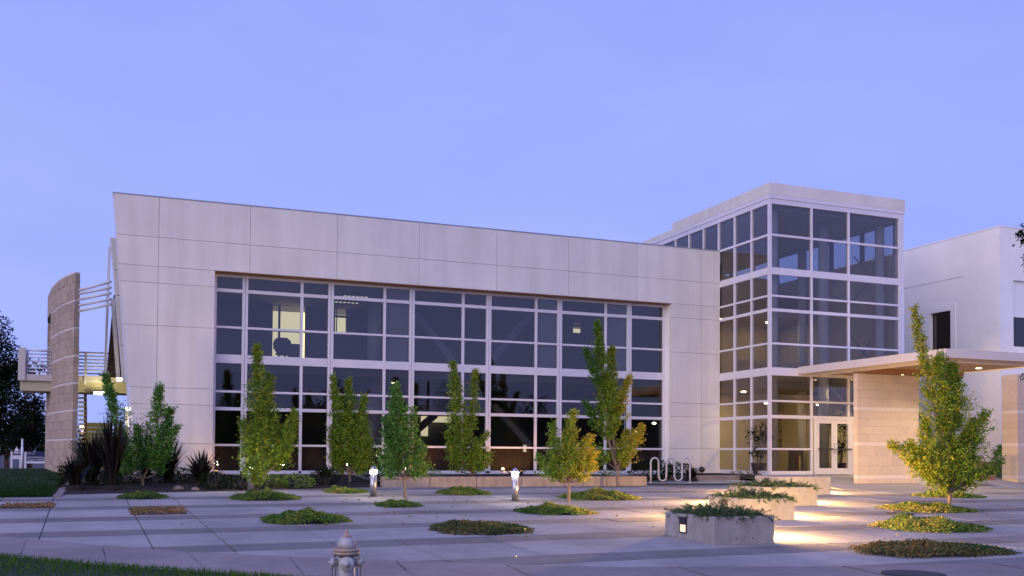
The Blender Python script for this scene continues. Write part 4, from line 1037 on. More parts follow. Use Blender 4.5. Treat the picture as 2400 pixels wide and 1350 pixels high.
SY = 62.0
def sx(px_, y=1080): return fY(px_, y, SY)
z0s = gz(SY)-.03
s1 = empty('directory_sign', tuple(sx(38, 1098))); tag(s1, 'small white and navy sign with a domed emblem on two white posts', 'sign'); S1 = Matrix.Translation(-Vector(sx(38, 1098)))
def spart(root, inv, mb, nm, mt): o = mb.build(nm, mt, root); o.matrix_parent_inverse = inv; return o
for a in (27, 48): spart(s1, S1, MB().box(sx(a)[0]-.05, sx(a)[0]+.05, SY-.05, SY+.05, z0s, sx(a, 1058 if a < 40 else 1075)[2]), 'sign_post', M['signwhite'])
xa, xb = sx(29)[0], sx(48)[0]
spart(s1, S1, MB().box(xa, xb, SY-.03, SY+.03, sx(38, 1076)[2], sx(38, 1067)[2]), 'white_panel', M['signwhite'])
spart(s1, S1, MB().box(xa, xb, SY-.03, SY+.03, sx(38, 1067)[2]+.001, sx(38, 1063)[2]), 'navy_panel', M['signblue'])
spart(s1, S1, MB().prism([(xa+.05, sx(38, 1063)[2]+.001), (xb-.05, sx(38, 1063)[2]+.001), (xb-.08, sx(38, 1057)[2]), ((xa+xb)/2+.08, sx(38, 1053)[2]), ((xa+xb)/2, sx(38, 1047)[2]), ((xa+xb)/2-.08, sx(38, 1053)[2]), (xa+.08, sx(38, 1057)[2])], SY-.03, SY+.03), 'emblem', M['signwhite'])
for k in (-1, 0, 1): spart(s1, S1, MB().box((xa+xb)/2+k*.10-.02, (xa+xb)/2+k*.10+.02, SY-.036, SY-.031, sx(38, 1061)[2], sx(38, 1057)[2]), 'emblem_mark', M['signblue'])
pl = empty('marker_pole', tuple(sx(51, 1098))); tag(pl, 'tall slim pale pole standing between the two signs', 'pole')
MB().lathe([(.07, 0), (.07, 1.2), (.05, 1.21), (.05, 1.68)], n=10).build('pole_shaft', M['signwhite'], pl); MB().lathe([(.06, 1.681), (.01, 1.72)], n=10).build('pole_cap', M['signwhite'], pl)
s3 = empty('building_sign', tuple(sx(85, 1098))); tag(s3, 'navy building name sign with white lettering on white posts beside the curved wall', 'sign'); S3 = Matrix.Translation(-Vector(sx(85, 1098)))
for a in (59.5, 128): spart(s3, S3, MB().box(sx(a)[0]-.05, sx(a)[0]+.05, SY-.05, SY+.05, z0s, sx(a, 1059)[2]), 'sign_post', M['signwhite'])
xa, xb = sx(61.2)[0], sx(126.5)[0]
spart(s3, S3, MB().box(xa, xb, SY-.03, SY+.03, sx(85, 1081)[2], sx(85, 1058)[2]), 'navy_panel', M['signblue'])
spart(s3, S3, MB().box(xa, xb, SY-.03, SY+.03, sx(85, 1086)[2], sx(85, 1081)[2]-.001), 'white_panel', M['signwhite'])
for (body, y_, sz) in (('20113', 1064.5, .14), ('Administration', 1073.5, .155), ('Support Building', 1079, .155)):
    o = text_mesh('lettering', body, sz, M['signwhite'], s3, Matrix.Translation((sx(64)[0], SY-.034, sx(64, y_)[2])) @ Matrix.Rotation(R(90), 4, 'X')); o.matrix_parent_inverse = S3
# road beyond the lawn and its sodium lamps
road = sheet('road', [[(x, y, gz(y)-.10) for x in (-120, -40, 60)] for y in (66, 78, 90)], surf('road asphalt', (.06, .055, .05), None, 2, .9)); tag(road, kind='structure')
def street_lamp(x, y, h, label, e=900):
    r_ = empty('street_lamp', (x, y, gz(y)-.12)); tag(r_, label, 'street lamp', 'sodium street lamps beyond the lawn')
    MB().lathe([(.09, 0), (.06, h)], n=10).build('lamp_post', M['dark'], r_)
    MB().lathe([(.16, h+.001), (.24, h+.08), (.22, h+.20), (.06, h+.26)], n=14).build('lamp_head', M['sodium'], r_)
    lamp('sodium_light', 'POINT', (0, 0, h-.15), e, (1.0, .48, .12), r_, .2)
p = fY(193, 1001, 96); street_lamp(p[0], 96, p[2]-gz(96)-.05, 'orange sodium street lamp glowing between the curved wall and the stair')
p = fY(14, 1000, 74); street_lamp(p[0]-3.0, 74, 3.6, 'orange sodium street lamp hidden among the dark trees', 500)

# ------------------------------------------------------------------ trees
def tubes_along(mb, a, b, r0, r1, rr, n=4, wob=.03):
    a = np.array(a); b = np.array(b); L = np.linalg.norm(b-a)
    pts = [a+(b-a)*t+rr.normal(0, wob*L, 3)*(0 < t < 1) for t in np.linspace(0, 1, n)]
    mb.tube([tuple(p) for p in pts], list(np.linspace(r0, r1, n)), 7); return pts
def young_tree(base_px, fork_px, lobes, label, mat, warm, seed, leafL=.075, dens=1.0, name='young_tree', trunk_r=.045, warm_side=0.0, group='young trees in the plaza'):
    """lobes: (x0,y0,x1,y1,halfwidth,dy) spindle axes in photo pixels at the trunk's depth; dy = offset in depth"""
    g = gr(*base_px); Yb = g[1]; g[2] = gz(Yb); rr = np.random.default_rng(seed)
    r_ = empty(name, tuple(g)); tag(r_, label, 'tree', group); iv = Matrix.Translation(-Vector(g))
    s = ppm(g); mb = MB()
    fk = fY(*fork_px, Yb)
    tubes_along(mb, (g[0], g[1], g[2]-.05), fk, trunk_r, trunk_r*.75, rr, 5, .012)
    C = []; D = []; Tn = []
    for (x0, y0, x1, y1, hw, dy) in lobes:
        a = fY(x0, y0, Yb)+np.array([0, dy, 0]); b = fY(x1, y1, Yb)+np.array([0, dy*1.3, 0]); hw_ = hw/s; L = np.linalg.norm(b-a)
        tubes_along(mb, fk-np.array([0, 0, .05]), a, trunk_r*.6, trunk_r*.42, rr, 4, .02); ax = tubes_along(mb, a, b, trunk_r*.42, .006, rr, 6, .015)
        axd = (b-a)/L; e1 = np.cross(axd, [0, 1, .01]); e1 /= np.linalg.norm(e1); e2 = np.cross(axd, e1)
        nt = int(dens*215*L*max(.35, hw_/.35))
        lump = rr.uniform(.15, 1.55, (14, 8))
        for k in range(nt):
            t = rr.random()**1.1
            prof = min(1.0, .45+2.6*t) if t < .21 else max(.10, ((1-t)/.79)**.85)
            ph = rr.uniform(0, 2*math.pi)
            R_ = 1.02*hw_*prof*lump[int(t*13.99), int(ph/(2*math.pi)*7.99)]*1.05+.02
            rad = (math.cos(ph)*e1+math.sin(ph)*e2)
            r0 = R_*rr.uniform(.10, .70)
            p0 = a+(b-a)*t+rad*r0; d = rad*rr.uniform(.4, 1.0)+axd*rr.uniform(.5, 1.3); d /= np.linalg.norm(d)
            tl = rr.uniform(.5, 1.25)*max(.12, R_-r0)*1.2
            for q_ in range(rr.integers(5, 9)):
                u = rr.random(); p = p0+d*tl*u+rr.normal(0, .022, 3)
                C.append(p); D.append(d*.5+rr.normal(0, .8, 3)+np.array([0, 0, -.25]))
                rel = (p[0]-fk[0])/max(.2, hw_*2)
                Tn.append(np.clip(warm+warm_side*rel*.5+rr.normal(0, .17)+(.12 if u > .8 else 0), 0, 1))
    o = mb.build('trunk', M['bark'], r_); o.matrix_parent_inverse = iv
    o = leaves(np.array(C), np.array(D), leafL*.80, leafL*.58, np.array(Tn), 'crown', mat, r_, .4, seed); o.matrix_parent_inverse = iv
    return r_, len(C)
LT, LC = M['leaf_tree'], M['leaf_cool']
young_tree((335, 1143), (334, 1118), [(300, 1080, 247, 880, 34, .1), (360, 1075, 374, 905, 32, 0), (300, 1110, 285, 1010, 36, -.2), (370, 1110, 400, 960, 34, .2), (330, 1105, 322, 1000, 34, .1), (345, 1100, 415, 1000, 22, -.1)], 'small dark green tree with two tops in front of the flax clumps', LC, .30, 11, .075, 1.1)
young_tree((626, 1143), (622, 1105), [(612, 1060, 602, 812, 40, 0), (628, 1030, 634, 880, 24, .1), (600, 1100, 570, 985, 28, .1), (650, 1085, 690, 965, 32, -.1), (660, 1080, 668, 1000, 34, .2), (590, 1118, 573, 1050, 26, -.15), (590, 1126, 584, 1080, 26, -1.55), (578, 1120, 570, 1075, 18, -1.5), (640, 1100, 672, 1050, 36, .1), (620, 1100, 610, 960, 46, 0)], 'broad leafy tree with one tall spire by the left end of the window', LT, .33, 12, .078, 1.0)
young_tree((820, 1137), (819, 1108), [(800, 1040, 780, 882, 22, 0), (822, 1030, 818, 893, 32, .1), (845, 1060, 850, 930, 24, -.1), (800, 1095, 790, 990, 30, .2), (835, 1095, 850, 1010, 34, 0), (810, 1090, 775, 1010, 16, .1), (850, 1100, 868, 1030, 26, .1), (800, 1112, 785, 1060, 26, .1), (835, 1112, 850, 1060, 28, -.1), (815, 1085, 815, 960, 40, 0)], 'narrow green tree with two tips behind the left bollard', LT, .28, 13, .078, 1.0)
young_tree((951, 1168), (946, 1118), [(925, 1060, 928, 902, 32, .1), (945, 1060, 925, 910, 30, -.1), (960, 1075, 968, 960, 24, 0), (930, 1100, 905, 985, 26, .1), (950, 1110, 990, 1050, 22, -.1), (920, 1122, 900, 1070, 30, 0), (975, 1118, 985, 1040, 30, .1), (970, 1120, 1005, 1090, 18, .1), (935, 1105, 930, 1000, 46, .1)], 'dark green egg shaped tree just right of the left bollard', LC, .42, 14, .072, 1.1, warm_side=.3)
young_tree((1111, 1135), (1110, 1112), [(1082, 1050, 1062, 850, 28, 0), (1108, 1010, 1117, 868, 17, .1), (1080, 1080, 1045, 1015, 20, -.1), (1110, 1060, 1145, 1015, 15, .1), (1100, 1095, 1095, 1000, 34, .1), (1085, 1105, 1062, 1040, 30, .2), (1110, 1108, 1112, 1050, 36, -.1), (1125, 1095, 1142, 1060, 24, -.1)], 'slim tree with two long separate spires in front of the retaining wall', LT, .38, 15, .078, 1.0, warm_side=.15)
young_tree((1332, 1178), (1334, 1125), [(1325, 1080, 1342, 965, 26, 0), (1310, 1090, 1300, 995, 22, .1), (1350, 1090, 1378, 1025, 24, -.1), (1300, 1118, 1268, 1070, 22, .1), (1315, 1130, 1300, 1060, 32, .1), (1355, 1130, 1385, 1060, 30, -.1), (1340, 1120, 1372, 1085, 26, .15), (1330, 1120, 1330, 1030, 40, -.1), (1370, 1100, 1395, 1060, 20, .1)], 'small squat tree turning yellow beside the lone bollard', LT, .50, 16, .072, 1.15, warm_side=.5)
young_tree((1448, 1140), (1447, 1100), [(1420, 960, 1399, 755, 27, 0), (1440, 980, 1438, 815, 26, .1), (1400, 900, 1368, 820, 14, -.1), (1440, 1000, 1480, 880, 19, .1), (1415, 1010, 1374, 940, 17, .1), (1450, 1080, 1500, 1000, 30, -.1), (1430, 1085, 1395, 1045, 28, .2), (1460, 1095, 1475, 1010, 36, .1), (1428, 1030, 1418, 880, 40, 0)], 'tallest plaza tree, green on one side and golden on the other, near the bike rack', LT, .50, 17, .082, 1.0, trunk_r=.05, warm_side=.7)
young_tree((2227, 1198), (2224, 1150), [(2175, 1135, 2150, 985, 44, -.2), (2275, 1135, 2300, 985, 48, .2), (2230, 1010, 2232, 855, 46, 0), (2200, 1150, 2150, 1090, 34, -.2), (2250, 1150, 2300, 1110, 34, .2), (2225, 1140, 2228, 1050, 60, -.1), (2185, 940, 2143, 722, 24, 0), (2230, 900, 2214, 825, 22, .1), (2200, 1010, 2190, 840, 42, -.1), (2245, 1010, 2250, 880, 34, .1), (2270, 1040, 2300, 965, 32, -.1), (2170, 1080, 2105, 1040, 22, .2), (2190, 1100, 2140, 1040, 36, .1), (2250, 1090, 2280, 1020, 44, .2), (2290, 1110, 2335, 1080, 16, -.1), (2215, 1110, 2215, 980, 62, 0), (2250, 1115, 2310, 1105, 20, -.2), (2160, 1095, 2120, 1075, 26, -.1), (2185, 1118, 2150, 1080, 34, -.15), (2255, 1122, 2300, 1075, 36, .15), (2225, 1105, 2230, 1030, 60, .1)], 'large tapering tree with a bent leading tip in front of the canopy', LT, .42, 18, .070, 1.1, trunk_r=.055, warm_side=-.12)

def mass_tree(name, label, x, y, lobes, trunk, mat, seed, leafL, n, group=None, tw=.4, bark='bark_d', z0=None):
    rr = np.random.default_rng(seed); z0 = gz(y)-.1 if z0 is None else z0
    r_ = empty(name, (x, y, z0)); tag(r_, label, 'tree', group); mb = MB()
    C = []; D = []
    for (lx, ly, lz, rx, rz_) in lobes:
        tubes_along(mb, (0, 0, trunk*.55), (lx, ly, lz), .12, .03, rr, 5, .04)
        k = int(n*rx*rz_)
        v = rr.normal(0, 1, (k, 3)); v /= np.linalg.norm(v, axis=1)[:, None]; rad = rr.uniform(.12, 1.0, k)**.5
        blob = 1+.28*np.sin(v[:, 0]*5+seed)*np.sin(v[:, 2]*6+1)+.15*np.sin(v[:, 1]*9)
        P_ = v*rad[:, None]*blob[:, None]*np.array([rx, rx, rz_])+np.array([lx, ly, lz])
        P_ += rr.normal(0, .12, P_.shape); C.append(P_); D.append(v+rr.normal(0, .7, v.shape))
    tubes_along(mb, (0, 0, -.1), (0, 0, trunk), .22, .13, rr, 5, .01)
    mb.build('trunk', M[bark], r_); C = np.concatenate(C); D = np.concatenate(D)
    leaves(C, D, leafL, leafL*.65, np.clip(rr.normal(tw, .2, len(C)), 0, 1), 'crown', mat, r_, .3, seed)
TY = 52.0
def tl(px_, py_, rpx, Y=TY):
    p = fY(px_, py_, Y); return p, rpx/ppm(p)
def px_tree(name, label, base_px, Y, lob, seed, leafL=.17, n=1000, group='dark trees beyond the curved wall', tw=.35, mat=None):
    b = fY(base_px, 1090, Y); L = []
    for (px_, py_, rx, rz_) in lob:
        p, r1 = tl(px_, py_, rx, Y); L.append((p[0]-b[0], np.random.default_rng(seed+abs(int(px_))).normal(0, .6), p[2]-(gz(Y)-.1), r1, rz_/ppm(p)))
    mass_tree(name, label, b[0], Y, L, min(q_[2] for q_ in L)*.9, mat or M['leaf_dark'], seed, leafL, n, group, tw)
px_tree('dark_tree', 'tall dark tree rising above the end of the foot bridge', -30, 70, [(-10, 790, 32, 50), (10, 850, 40, 45), (30, 880, 36, 40), (-20, 900, 60, 70), (20, 950, 55, 60), (-25, 1000, 60, 60)], 21)
px_tree('dark_tree', 'lower dark tree filling the gap between the bridge and the signs', 62, 74, [(75, 960, 28, 28), (60, 1000, 45, 40), (85, 1010, 35, 45), (40, 1020, 40, 35), (92, 940, 12, 14)], 22)
px_tree('dark_tree', 'dark tree far behind the bridge railing', 70, 95, [(75, 862, 30, 16), (50, 875, 26, 20), (75, 900, 40, 30), (70, 960, 45, 50), (75, 1030, 50, 40)], 23, .3, 160)
px_tree('dark_tree', 'dark tree seen low under the bridge beside the stair', 212, 80, [(185, 1030, 26, 26), (230, 1050, 30, 20), (200, 1065, 40, 20)], 24, .28, 240)
px_tree('dark_tree', 'dark tree behind the white signs at the road', 15, 100, [(0, 1030, 60, 35), (60, 1040, 60, 30), (110, 1030, 40, 40), (-60, 1020, 70, 50)], 25, .4, 130)
# tall trees across the street, seen mirrored in the lower windows
spots = [(6, -38, 8.5), (14, -42, 6.5), (21, -36, 9.5), (30, -40, 8.0), (37, -44, 6.0), (45, -38, 8.8), (56, -42, 7.5), (66, -40, 9.0), (-3, -40, 7.0)]
for i, (x, y, h) in enumerate(spots):
    rr = np.random.default_rng(50+i)
    lob = [(rr.normal(0, .8), rr.normal(0, .8), h*.55, h*.26, h*.22), (rr.normal(0, 1.3), rr.normal(0, 1), h*.72, h*.2, h*.2), (rr.normal(0, 1.6), rr.normal(0, 1), h*.42, h*.24, h*.18), (rr.normal(0, .5), 0, h*.88, h*.12, h*.13)]
    mass_tree('street_tree', 'dark street tree seen only mirrored in the lower windows', x, y, lob, h*.45, M['leaf_dark'], 60+i, .38, 90, 'street trees mirrored in the windows', .3, z0=-.1)

nb = empty('street_building', (30, -52, 0)); tag(nb, 'long dark two storey building across the street seen only mirrored in the lower windows', 'building')
MB().box(-60, 75, -12, 0, -.2, 6.6).build('wall', surf('dark stucco', (.05, .045, .045), None, 1, .9), nb)
MB().box(-60.4, 75.4, -12.4, .4, 6.601, 6.95).build('roof', M['dark'], nb)
for k in range(26):
    for z_ in (1.2, 4.2): MB().box(-57+k*5, -54.6+k*5, .001, .03, z_, z_+1.3).build('window', M['dark'], nb)
# branch reaching in from a tree beyond the right edge
rr = np.random.default_rng(90); bx, by = 17.4, 11.2
ot = empty('overhanging_tree', (bx, by, -.02)); tag(ot, 'tree beyond the paving with a few dark leafy twigs reaching in beside the stucco building', 'tree')
OI = Matrix.Translation(-Vector((bx, by, -.02))); mb = MB()
tubes_along(mb, (bx, by, -.1), (bx+.1, by, 6.2), .16, .08, rr, 6, .01); C = []; D = []
for (px_, py_, k) in ((2388, 552, 34), (2399, 566, 30), (2399, 622, 22), (2402, 880, 14), (2402, 545, 40), (2410, 600, 60), (2420, 520, 60)):
    p = fY(px_, py_, by+.3); tubes_along(mb, (bx+.05, by, max(1.5, p[2]-.6)), p, .03, .006, rr, 5, .03)
    for _ in range(k): C.append(p+rr.normal(0, .045, 3)+np.array([rr.uniform(0, .12), 0, 0])); D.append(rr.normal(0, 1, 3))
for _ in range(2600):
    v = rr.normal(0, 1, 3); v /= np.linalg.norm(v); C.append(np.array([bx+.9, by, 4.6])+v*np.array([1.0, 1.2, 1.8])*rr.random()**.4+np.array([.55, 0, 0])); D.append(rr.normal(0, 1, 3))
o = mb.build('trunk', M['bark_d'], ot); o.matrix_parent_inverse = OI
o = leaves(np.array(C), np.array(D), .085, .045, rr.uniform(.1, .6, len(C)), 'crown', M['leaf_dark'], ot, .3, 4); o.matrix_parent_inverse = OI

# ------------------------------------------------------------------ ground cover patches in the tree wells
def patch(px_, yfront, wpx, hpx, dep, label, mat, warm, seed, wside=0.0, crest=0.0, leafL=.046):
    g = gr(px_, yfront); s = ppm(g); W_ = .94*wpx/s; hh = .60*hpx/s; rr = np.random.default_rng(seed)
    r_ = empty('ground_cover', (g[0], g[1], gz(g[1]))); tag(r_, label, 'ground cover', 'ground cover patches in the tree wells')
    def hgt(u, v):   # u,v in -1..1
        e = max(0.0, 1-(abs(u)**2.6+abs(v)**2.6)); b_ = .35+.65*math.exp(-((u-crest)/.55)**2)
        return hh*(e**.6)*b_*(.72+.34*math.sin(u*7+seed)*math.sin(v*5+seed*2)+.16*math.sin(u*15+2*seed))
    n = 14; mb = MB(); vs = []
    for j in range(n+1):
        for i in range(n+1):
            u, v = i/n*2-1, j/n*2-1; f_ = math.sqrt(max(1e-6, u*u+v*v)); k = 1.0 if max(abs(u), abs(v)) < 1e-6 else max(abs(u), abs(v))/f_
            k = .93*k**.45
            x, y = u*k*W_/2, (v*k+1)*dep/2; vs.append((x, y, .03*dep*(v*k+1)/2+max(-.01, hgt(u, v)*.72-.012)))
    mb.poly(vs, [(j*(n+1)+i, j*(n+1)+i+1, (j+1)*(n+1)+i+1, (j+1)*(n+1)+i) for j in range(n) for i in range(n)])
    mb.build('soil_mound', M['soil'] if mat is not M['leaf_dry'] else M['dry'], r_)
    N = int(2300*W_*dep); C = []; D = []; Tn = []
    while len(C) < N:
        u, v = rr.uniform(-1.08, 1.08, 2)
        if abs(u)**2.6+abs(v)**2.6 > 1.0+.22*math.sin(5*math.atan2(v, u)+seed)*math.sin(3*math.atan2(v, u)+2*seed)+rr.normal(0, .16): continue
        z = hgt(max(-1, min(1, u)), max(-1, min(1, v)))*rr.uniform(.75, 1.1)+rr.uniform(-.005, .03)
        C.append((u*W_/2, (v+1)*dep/2, .03*dep*(v+1)/2+z)); D.append((rr.normal(0, .8)+u*.4, rr.normal(0, .8)-.3, rr.uniform(-.1, .8)))
        Tn.append(np.clip(warm+wside*u+rr.normal(0, .17)+.18*math.sin(u*4+seed)*math.sin(v*3+seed), 0, 1))
    leaves(np.array(C), np.array(D), leafL, leafL*.8, np.array(Tn), 'leaf_cover', mat, r_, .2, seed)
G, GD = M['leaf_gc'], M['leaf_dry']
patch(335, 1170, 112, 20, 1.25, 'dark green patch around the two topped tree', G, .26, 31)
patch(632, 1174, 165, 34, 1.7, 'green mound around the broad leafy tree', G, .38, 32, .1, -.1)
patch(822, 1157, 105, 20, 1.3, 'yellow green patch around the tree behind the left bollard', G, .58, 33, -.2, -.5)
patch(948, 1190, 116, 18, 1.2, 'low green patch around the egg shaped tree', G, .40, 34)
patch(1105, 1161, 132, 25, 1.5, 'bright green patch around the slim two spired tree', G, .50, 35)
patch(1335, 1208, 188, 30, 1.6, 'patch around the squat tree, dark on one side and yellow on the other', G, .55, 36, .3)
patch(1440, 1173, 196, 34, 1.9, 'yellow green mound around the tallest plaza tree', G, .62, 37, .12, .1)
patch(735, 1230, 208, 38, 1.85, 'treeless green mound in the open paving behind the hydrant', G, .40, 38)
patch(1168, 1254, 252, 27, 1.95, 'treeless patch with browning leaves in the open paving', GD, .30, 39, -.1, -.2)
patch(2262, 1248, 285, 44, 1.9, 'green mound at the foot of the large tapering tree', G, .55, 40, -.22, -.1)
patch(2240, 1202, 225, 26, 1.9, 'patch just behind the trunk of the large tapering tree', G, .62, 41, -.2)
patch(2270, 1168, 170, 16, 1.6, 'farthest patch behind the large tapering tree', G, .55, 42, -.2)
patch(2275, 1306, 410, 36, 1.55, 'long reddish brown and green patch by the iron cover', GD, .34, 43, -.3, -.3)
def litter(px_, y0, y1, wpx, label, seed):
    a = gr(px_, y1); b = gr(px_, y0); s = ppm(a); W_ = wpx/s; d = b[1]-a[1]; rr = np.random.default_rng(seed)
    r_ = empty('leaf_litter_well', (a[0], a[1], gz(a[1]))); tag(r_, label, 'tree well')
    MB().poly([(-W_/2, 0, .006), (W_/2, 0, .006), (W_/2-.1, d, .03*d+.006), (-W_/2-.1, d, .03*d+.006)], [(0, 1, 2, 3)]).build('soil', M['dry'], r_)
    N = 900; C = np.c_[rr.uniform(-W_/2, W_/2, N), rr.uniform(0, d, N), np.zeros(N)]; C[:, 2] = .03*C[:, 1]+rr.uniform(.008, .04, N)
    leaves(C, np.c_[rr.normal(0, 1, (N, 2)), rr.uniform(-.1, .4, N)], .06, .03, rr.uniform(.5, 1, N), 'dead_leaves', GD, r_, .1, seed)
litter(374, 1190, 1206, 122, 'bare square well of brown leaf litter in the paving', 44)
litter(62, 1182, 1191, 112, 'narrow well of brown leaf litter near the lawn corner', 45)

# ------------------------------------------------------------------ flax clumps, shrubs, hedges, rocks
def flax(px_, ybase, ytop, wpx, label, seed, nb=70):
    g = gr(px_, ybase); s = ppm(g); h = (ybase-ytop)/s; sp = wpx/s/2; rr = np.random.default_rng(seed)
    r_ = empty('flax_clump', (g[0], g[1], gz(g[1]))); tag(r_, label, 'plant', 'dark flax clumps along the building')
    V = []; Fq = []; Tn = []
    for k in range(int(nb*1.6)):
        a = rr.uniform(0, 2*math.pi); ln = h*rr.uniform(.6, 1.08); out = sp*rr.uniform(.15, 1.0); w0 = rr.uniform(.025, .042)
        d = np.array([math.cos(a), math.sin(a), 0]); sd_ = np.array([-math.sin(a), math.cos(a), 0]); b0 = d*rr.uniform(0, .12)
        seg = 6; base = len(V)
        for i in range(seg+1):
            t = i/seg; bend = rr.uniform(.9, 1.1) if i == seg else 1
            p = b0+d*out*(t**1.7)*bend+np.array([0, 0, ln*(t-.22*t**3*out/sp)])
            wd = w0*(1-t**3)*(.6+.4*min(1, t*4)); V += [p-sd_*wd, p+sd_*wd]
        for i in range(seg): Fq.append((base+2*i, base+2*i+1, base+2*i+3, base+2*i+2)); Tn.append(np.clip(rr.normal(.4, .2), 0, 1))
    np_mesh('leaf_blades', np.array(V), np.array(Fq), M['flax'], r_, Tn)
    MB().lathe([(.30, -.05), (.22, .12), (.02, .2)], n=10).build('root_crown', M['soil'], r_)
flax(215, 1142, 1000, 150, 'largest dark flax clump in front of the curved wall', 71, 95)
flax(262, 1150, 955, 110, 'tallest dark flax clump between the curved wall and the two topped tree', 72, 85)
flax(175, 1150, 1060, 95, 'low dark flax clump at the corner of the lawn', 73, 60)
flax(395, 1138, 1015, 110, 'dark flax clump behind the two topped tree on its building side', 74, 75)
flax(472, 1140, 1048, 105, 'dark flax clump against the pier below the first window', 75, 70)
flax(340, 1135, 990, 90, 'dark flax clump hidden behind the two topped tree', 76, 60)
flax(762, 1128, 1085, 80, 'small dark flax clump between the broad tree and the narrow tree', 77, 50)
flax(1620, 1128, 1092, 60, 'small dark flax clump behind the bike rack by the pier', 78, 40)
def shrub(px_, ybase, wpx, hpx, label, seed, mat='leaf_dark', tw=.5, dep=None, L=.07, Y=None, dens=1500, group='low shrubs along the building'):
    g = gr(px_, ybase) if Y is None else fY(px_, ybase, Y); s = ppm(g); W_ = wpx/s; H_ = hpx/s; D_ = dep or min(W_, .9); rr = np.random.default_rng(seed)
    r_ = empty('low_shrub', tuple(g)); tag(r_, label, 'shrub', group)
    N = int(dens*max(W_*H_, .25)); v = rr.normal(0, 1, (N, 3)); v /= np.linalg.norm(v, axis=1)[:, None]
    C = v*np.array([W_/2, D_/2, H_*.5])*(rr.uniform(.5, 1, N)**.4)[:, None]*(1+.18*np.sin(v[:, 0]*9+seed)*np.sin(v[:, 2]*7))[:, None]+np.array([0, 0, H_*.5])
    C[:, 2] = np.abs(C[:, 2])
    leaves(C, v+rr.normal(0, .6, v.shape)+np.array([0, 0, .3]), L, L*.5, np.clip(rr.normal(tw, .2, N), 0, 1), 'foliage', M[mat], r_, .2, seed)
    mb = MB()
    for k in range(5): a = k*1.25; mb.tube([(0, 0, -.05), (math.cos(a)*W_*.15, math.sin(a)*D_*.15, H_*.4), (math.cos(a)*W_*.3, math.sin(a)*D_*.3, H_*.75)], [.02, .014, .005], 5)
    mb.build('stems', M['bark_d'], r_)
shrub(205, 1143, 150, 62, 'dark dense shrub filling in between the flax clumps by the lawn', 114)
shrub(300, 1140, 120, 55, 'dark dense shrub behind the trunk of the two topped tree', 115)
shrub(425, 1138, 110, 40, 'dark shrub between the two flax clumps at the pier', 116)
shrub(560, 1148, 100, 34, 'dark low shrub left of the half hidden bollard', 101)
shrub(690, 1144, 95, 32, 'olive low shrub right of the broad tree trunk', 102, 'leaf_gc', .35)
shrub(640, 1144, 70, 30, 'olive low shrub directly behind the broad tree trunk', 103, 'leaf_gc', .30)
shrub(505, 1148, 80, 40, 'dark low shrub beside the rocks under the first window', 104)
shrub(760, 1140, 70, 40, 'dark shrub mixed with the small flax clump', 105)
shrub(890, 1122, 110, 26, 'dark shrub behind the left bollard below the window', 106)
shrub(1530, 1128, 110, 50, 'dark spreading shrub behind the bike rack', 107)
shrub(1590, 1126, 90, 40, 'dark shrub at the foot of the corner pier', 108)
shrub(1200, 1113, 60, 16, 'tiny dark shrub beside the glowing uplight above the retaining wall', 109, Y=RY+1.0, L=.05)
shrub(1000, 1116, 80, 14, 'low green trailing shrub on the retaining wall near the dark green tree', 110, Y=RY+.5, L=.05, mat='leaf_cool')
shrub(1420, 1114, 90, 14, 'low green trailing shrub on the retaining wall near the tallest tree', 111, Y=RY+.5, L=.05, mat='leaf_cool')
shrub(1750, 1113, 100, 10, 'thin dry shrub strip along the foot of the glass tower', 112, Y=31.0, L=.05, mat='leaf_dry', dep=.3)
shrub(2352, 1130, 46, 88, 'dense dark green shrub between the stucco corner and the far block wall', 113, Y=29.6, L=.09, mat='leaf_cool', tw=.25, dens=2200)
for i, (px_, py_, rpx, lab) in enumerate(((418, 1149, 9, 'largest rounded rock at the edge of the bed'), (458, 1150, 7, 'rounded rock lying alone by the paving edge'), (436, 1143, 5, 'small rock between two larger rocks'), (408, 1140, 5, 'small rock behind the largest rock'), (447, 1140, 4, 'tiny rock under the flax by the pier'))):
    g = gr(px_, py_); r0 = rpx/ppm(g); rr = np.random.default_rng(130+i); mb = MB(); vs = []
    n1, n2 = 7, 12
    for j in range(n1):
        th = math.pi*(j+.5)/n1
        for k in range(n2): ph = 2*math.pi*k/n2; q_ = r0*(1+rr.normal(0, .06)); vs.append((q_*1.3*math.sin(th)*math.cos(ph), q_*math.sin(th)*math.sin(ph), q_*.75*math.cos(th)))
    fs = [(j*n2+k, (j+1)*n2+k, (j+1)*n2+(k+1) % n2, j*n2+(k+1) % n2) for j in range(n1-1) for k in range(n2)]+[tuple(range(n2)), tuple(range(n1*n2-1, (n1-1)*n2-1, -1))]
    o = mb.poly(vs, fs, True).build('rock', M['rock'], None, (g[0], g[1], gz(g[1])+r0*.45)); tag(o, lab, 'rock', 'rocks at the edge of the bed')
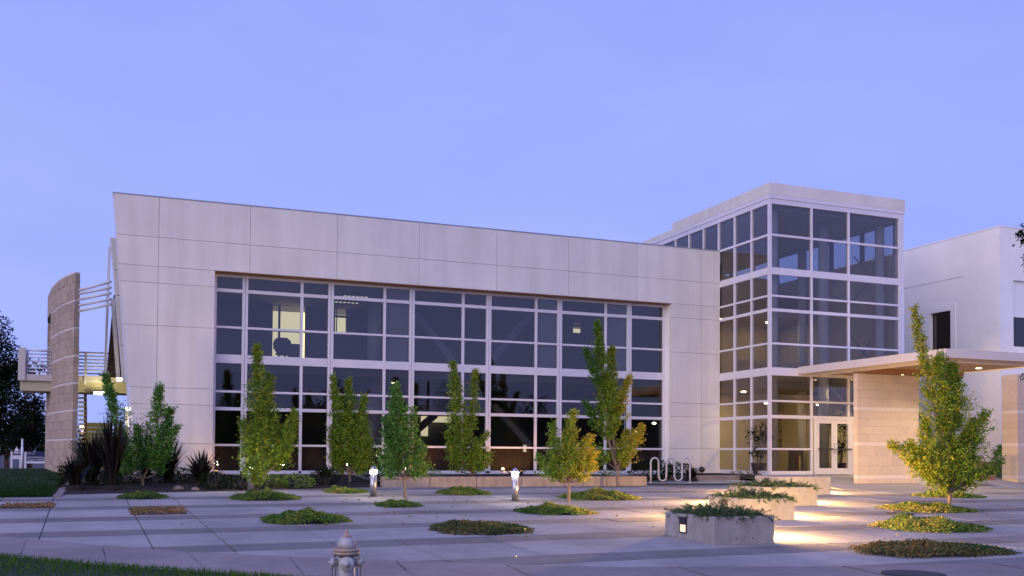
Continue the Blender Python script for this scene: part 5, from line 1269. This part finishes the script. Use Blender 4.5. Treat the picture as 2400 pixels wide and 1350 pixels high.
# uplights in the beds, shining at the low walls behind the glass
for (px_, py_, lab) in ((1222, 1096, 'glowing orange uplight in the bed right of the slim tree'), (985, 1094, 'glowing orange uplight in the bed right of the dark green tree'), (507, 1097, 'small orange uplight in the bed at the first window')):
    c = fY(px_, py_, 34.3); r_ = empty('ground_uplight', (c[0], 34.3, .80)); tag(r_, lab, 'lamp', 'uplights in the beds'); up_e = 10 if px_ < 600 else 85
    MB().lathe([(.05, 0), (.07, .10), (.075, .16)], n=14).build('uplight_can', M['dark'], r_); MB().lathe([(.055, .161), (.055, .166)], n=14).build('uplight_lens', M['up'], r_)
    lamp('uplight_lamp', 'SPOT', (0, 0, .20), up_e, (1.0, .48, .12), r_, .05, (R(180-52), 0, 0), R(110))
c = gr(1645, 1121); fl = empty('flood_lamp', (fY(1645, 1107, 34.2)[0], 34.2, .80)); tag(fl, 'small dark flood lamp on the ground at the foot of the corner pier', 'lamp')
MB().tube([(0, 0, -.05), (0, 0, .12)], .018, 8).build('lamp_stake', M['dark'], fl); MB().lathe([(.10, -.09), (.13, 0), (.09, .10), (.02, .13)], (0, 0, .22), 14, 'y').build('lamp_body', M['dark'], fl)

# a few fallen leaves blown over the paving
rr = np.random.default_rng(200); C = []
for bx_, by_, n_, sp_ in ((3.8, 29.6, 40, 1.3), (7.0, 25.0, 40, 1.5), (10.9, 23.2, 60, 1.6), (15.5, 29.0, 50, 1.6), (19.8, 18.8, 90, 2.0), (6.0, 18.8, 30, 1.8), (9.5, 20.0, 40, 2.5), (1.0, 20.0, 20, 2.0), (14.5, 13.5, 50, 2.0)):
    for _ in range(n_):
        x_, y_ = bx_+rr.normal(0, sp_), by_+rr.normal(0, sp_)
        if 13 < y_ < 30.4 and rr.random() < .55: C.append((x_, y_, gz(y_)+.012))
C = np.array(C)
fo = leaves(C, np.c_[rr.normal(0, 1, (len(C), 2)), rr.uniform(0, .25, len(C))], .07, .045, rr.uniform(.25, .8, len(C)), 'fallen_leaves', M['leaf_dry'], None, .1, 9)
tag(fo, 'scattered fallen leaves lying on the plaza paving', 'leaves', kind='stuff')
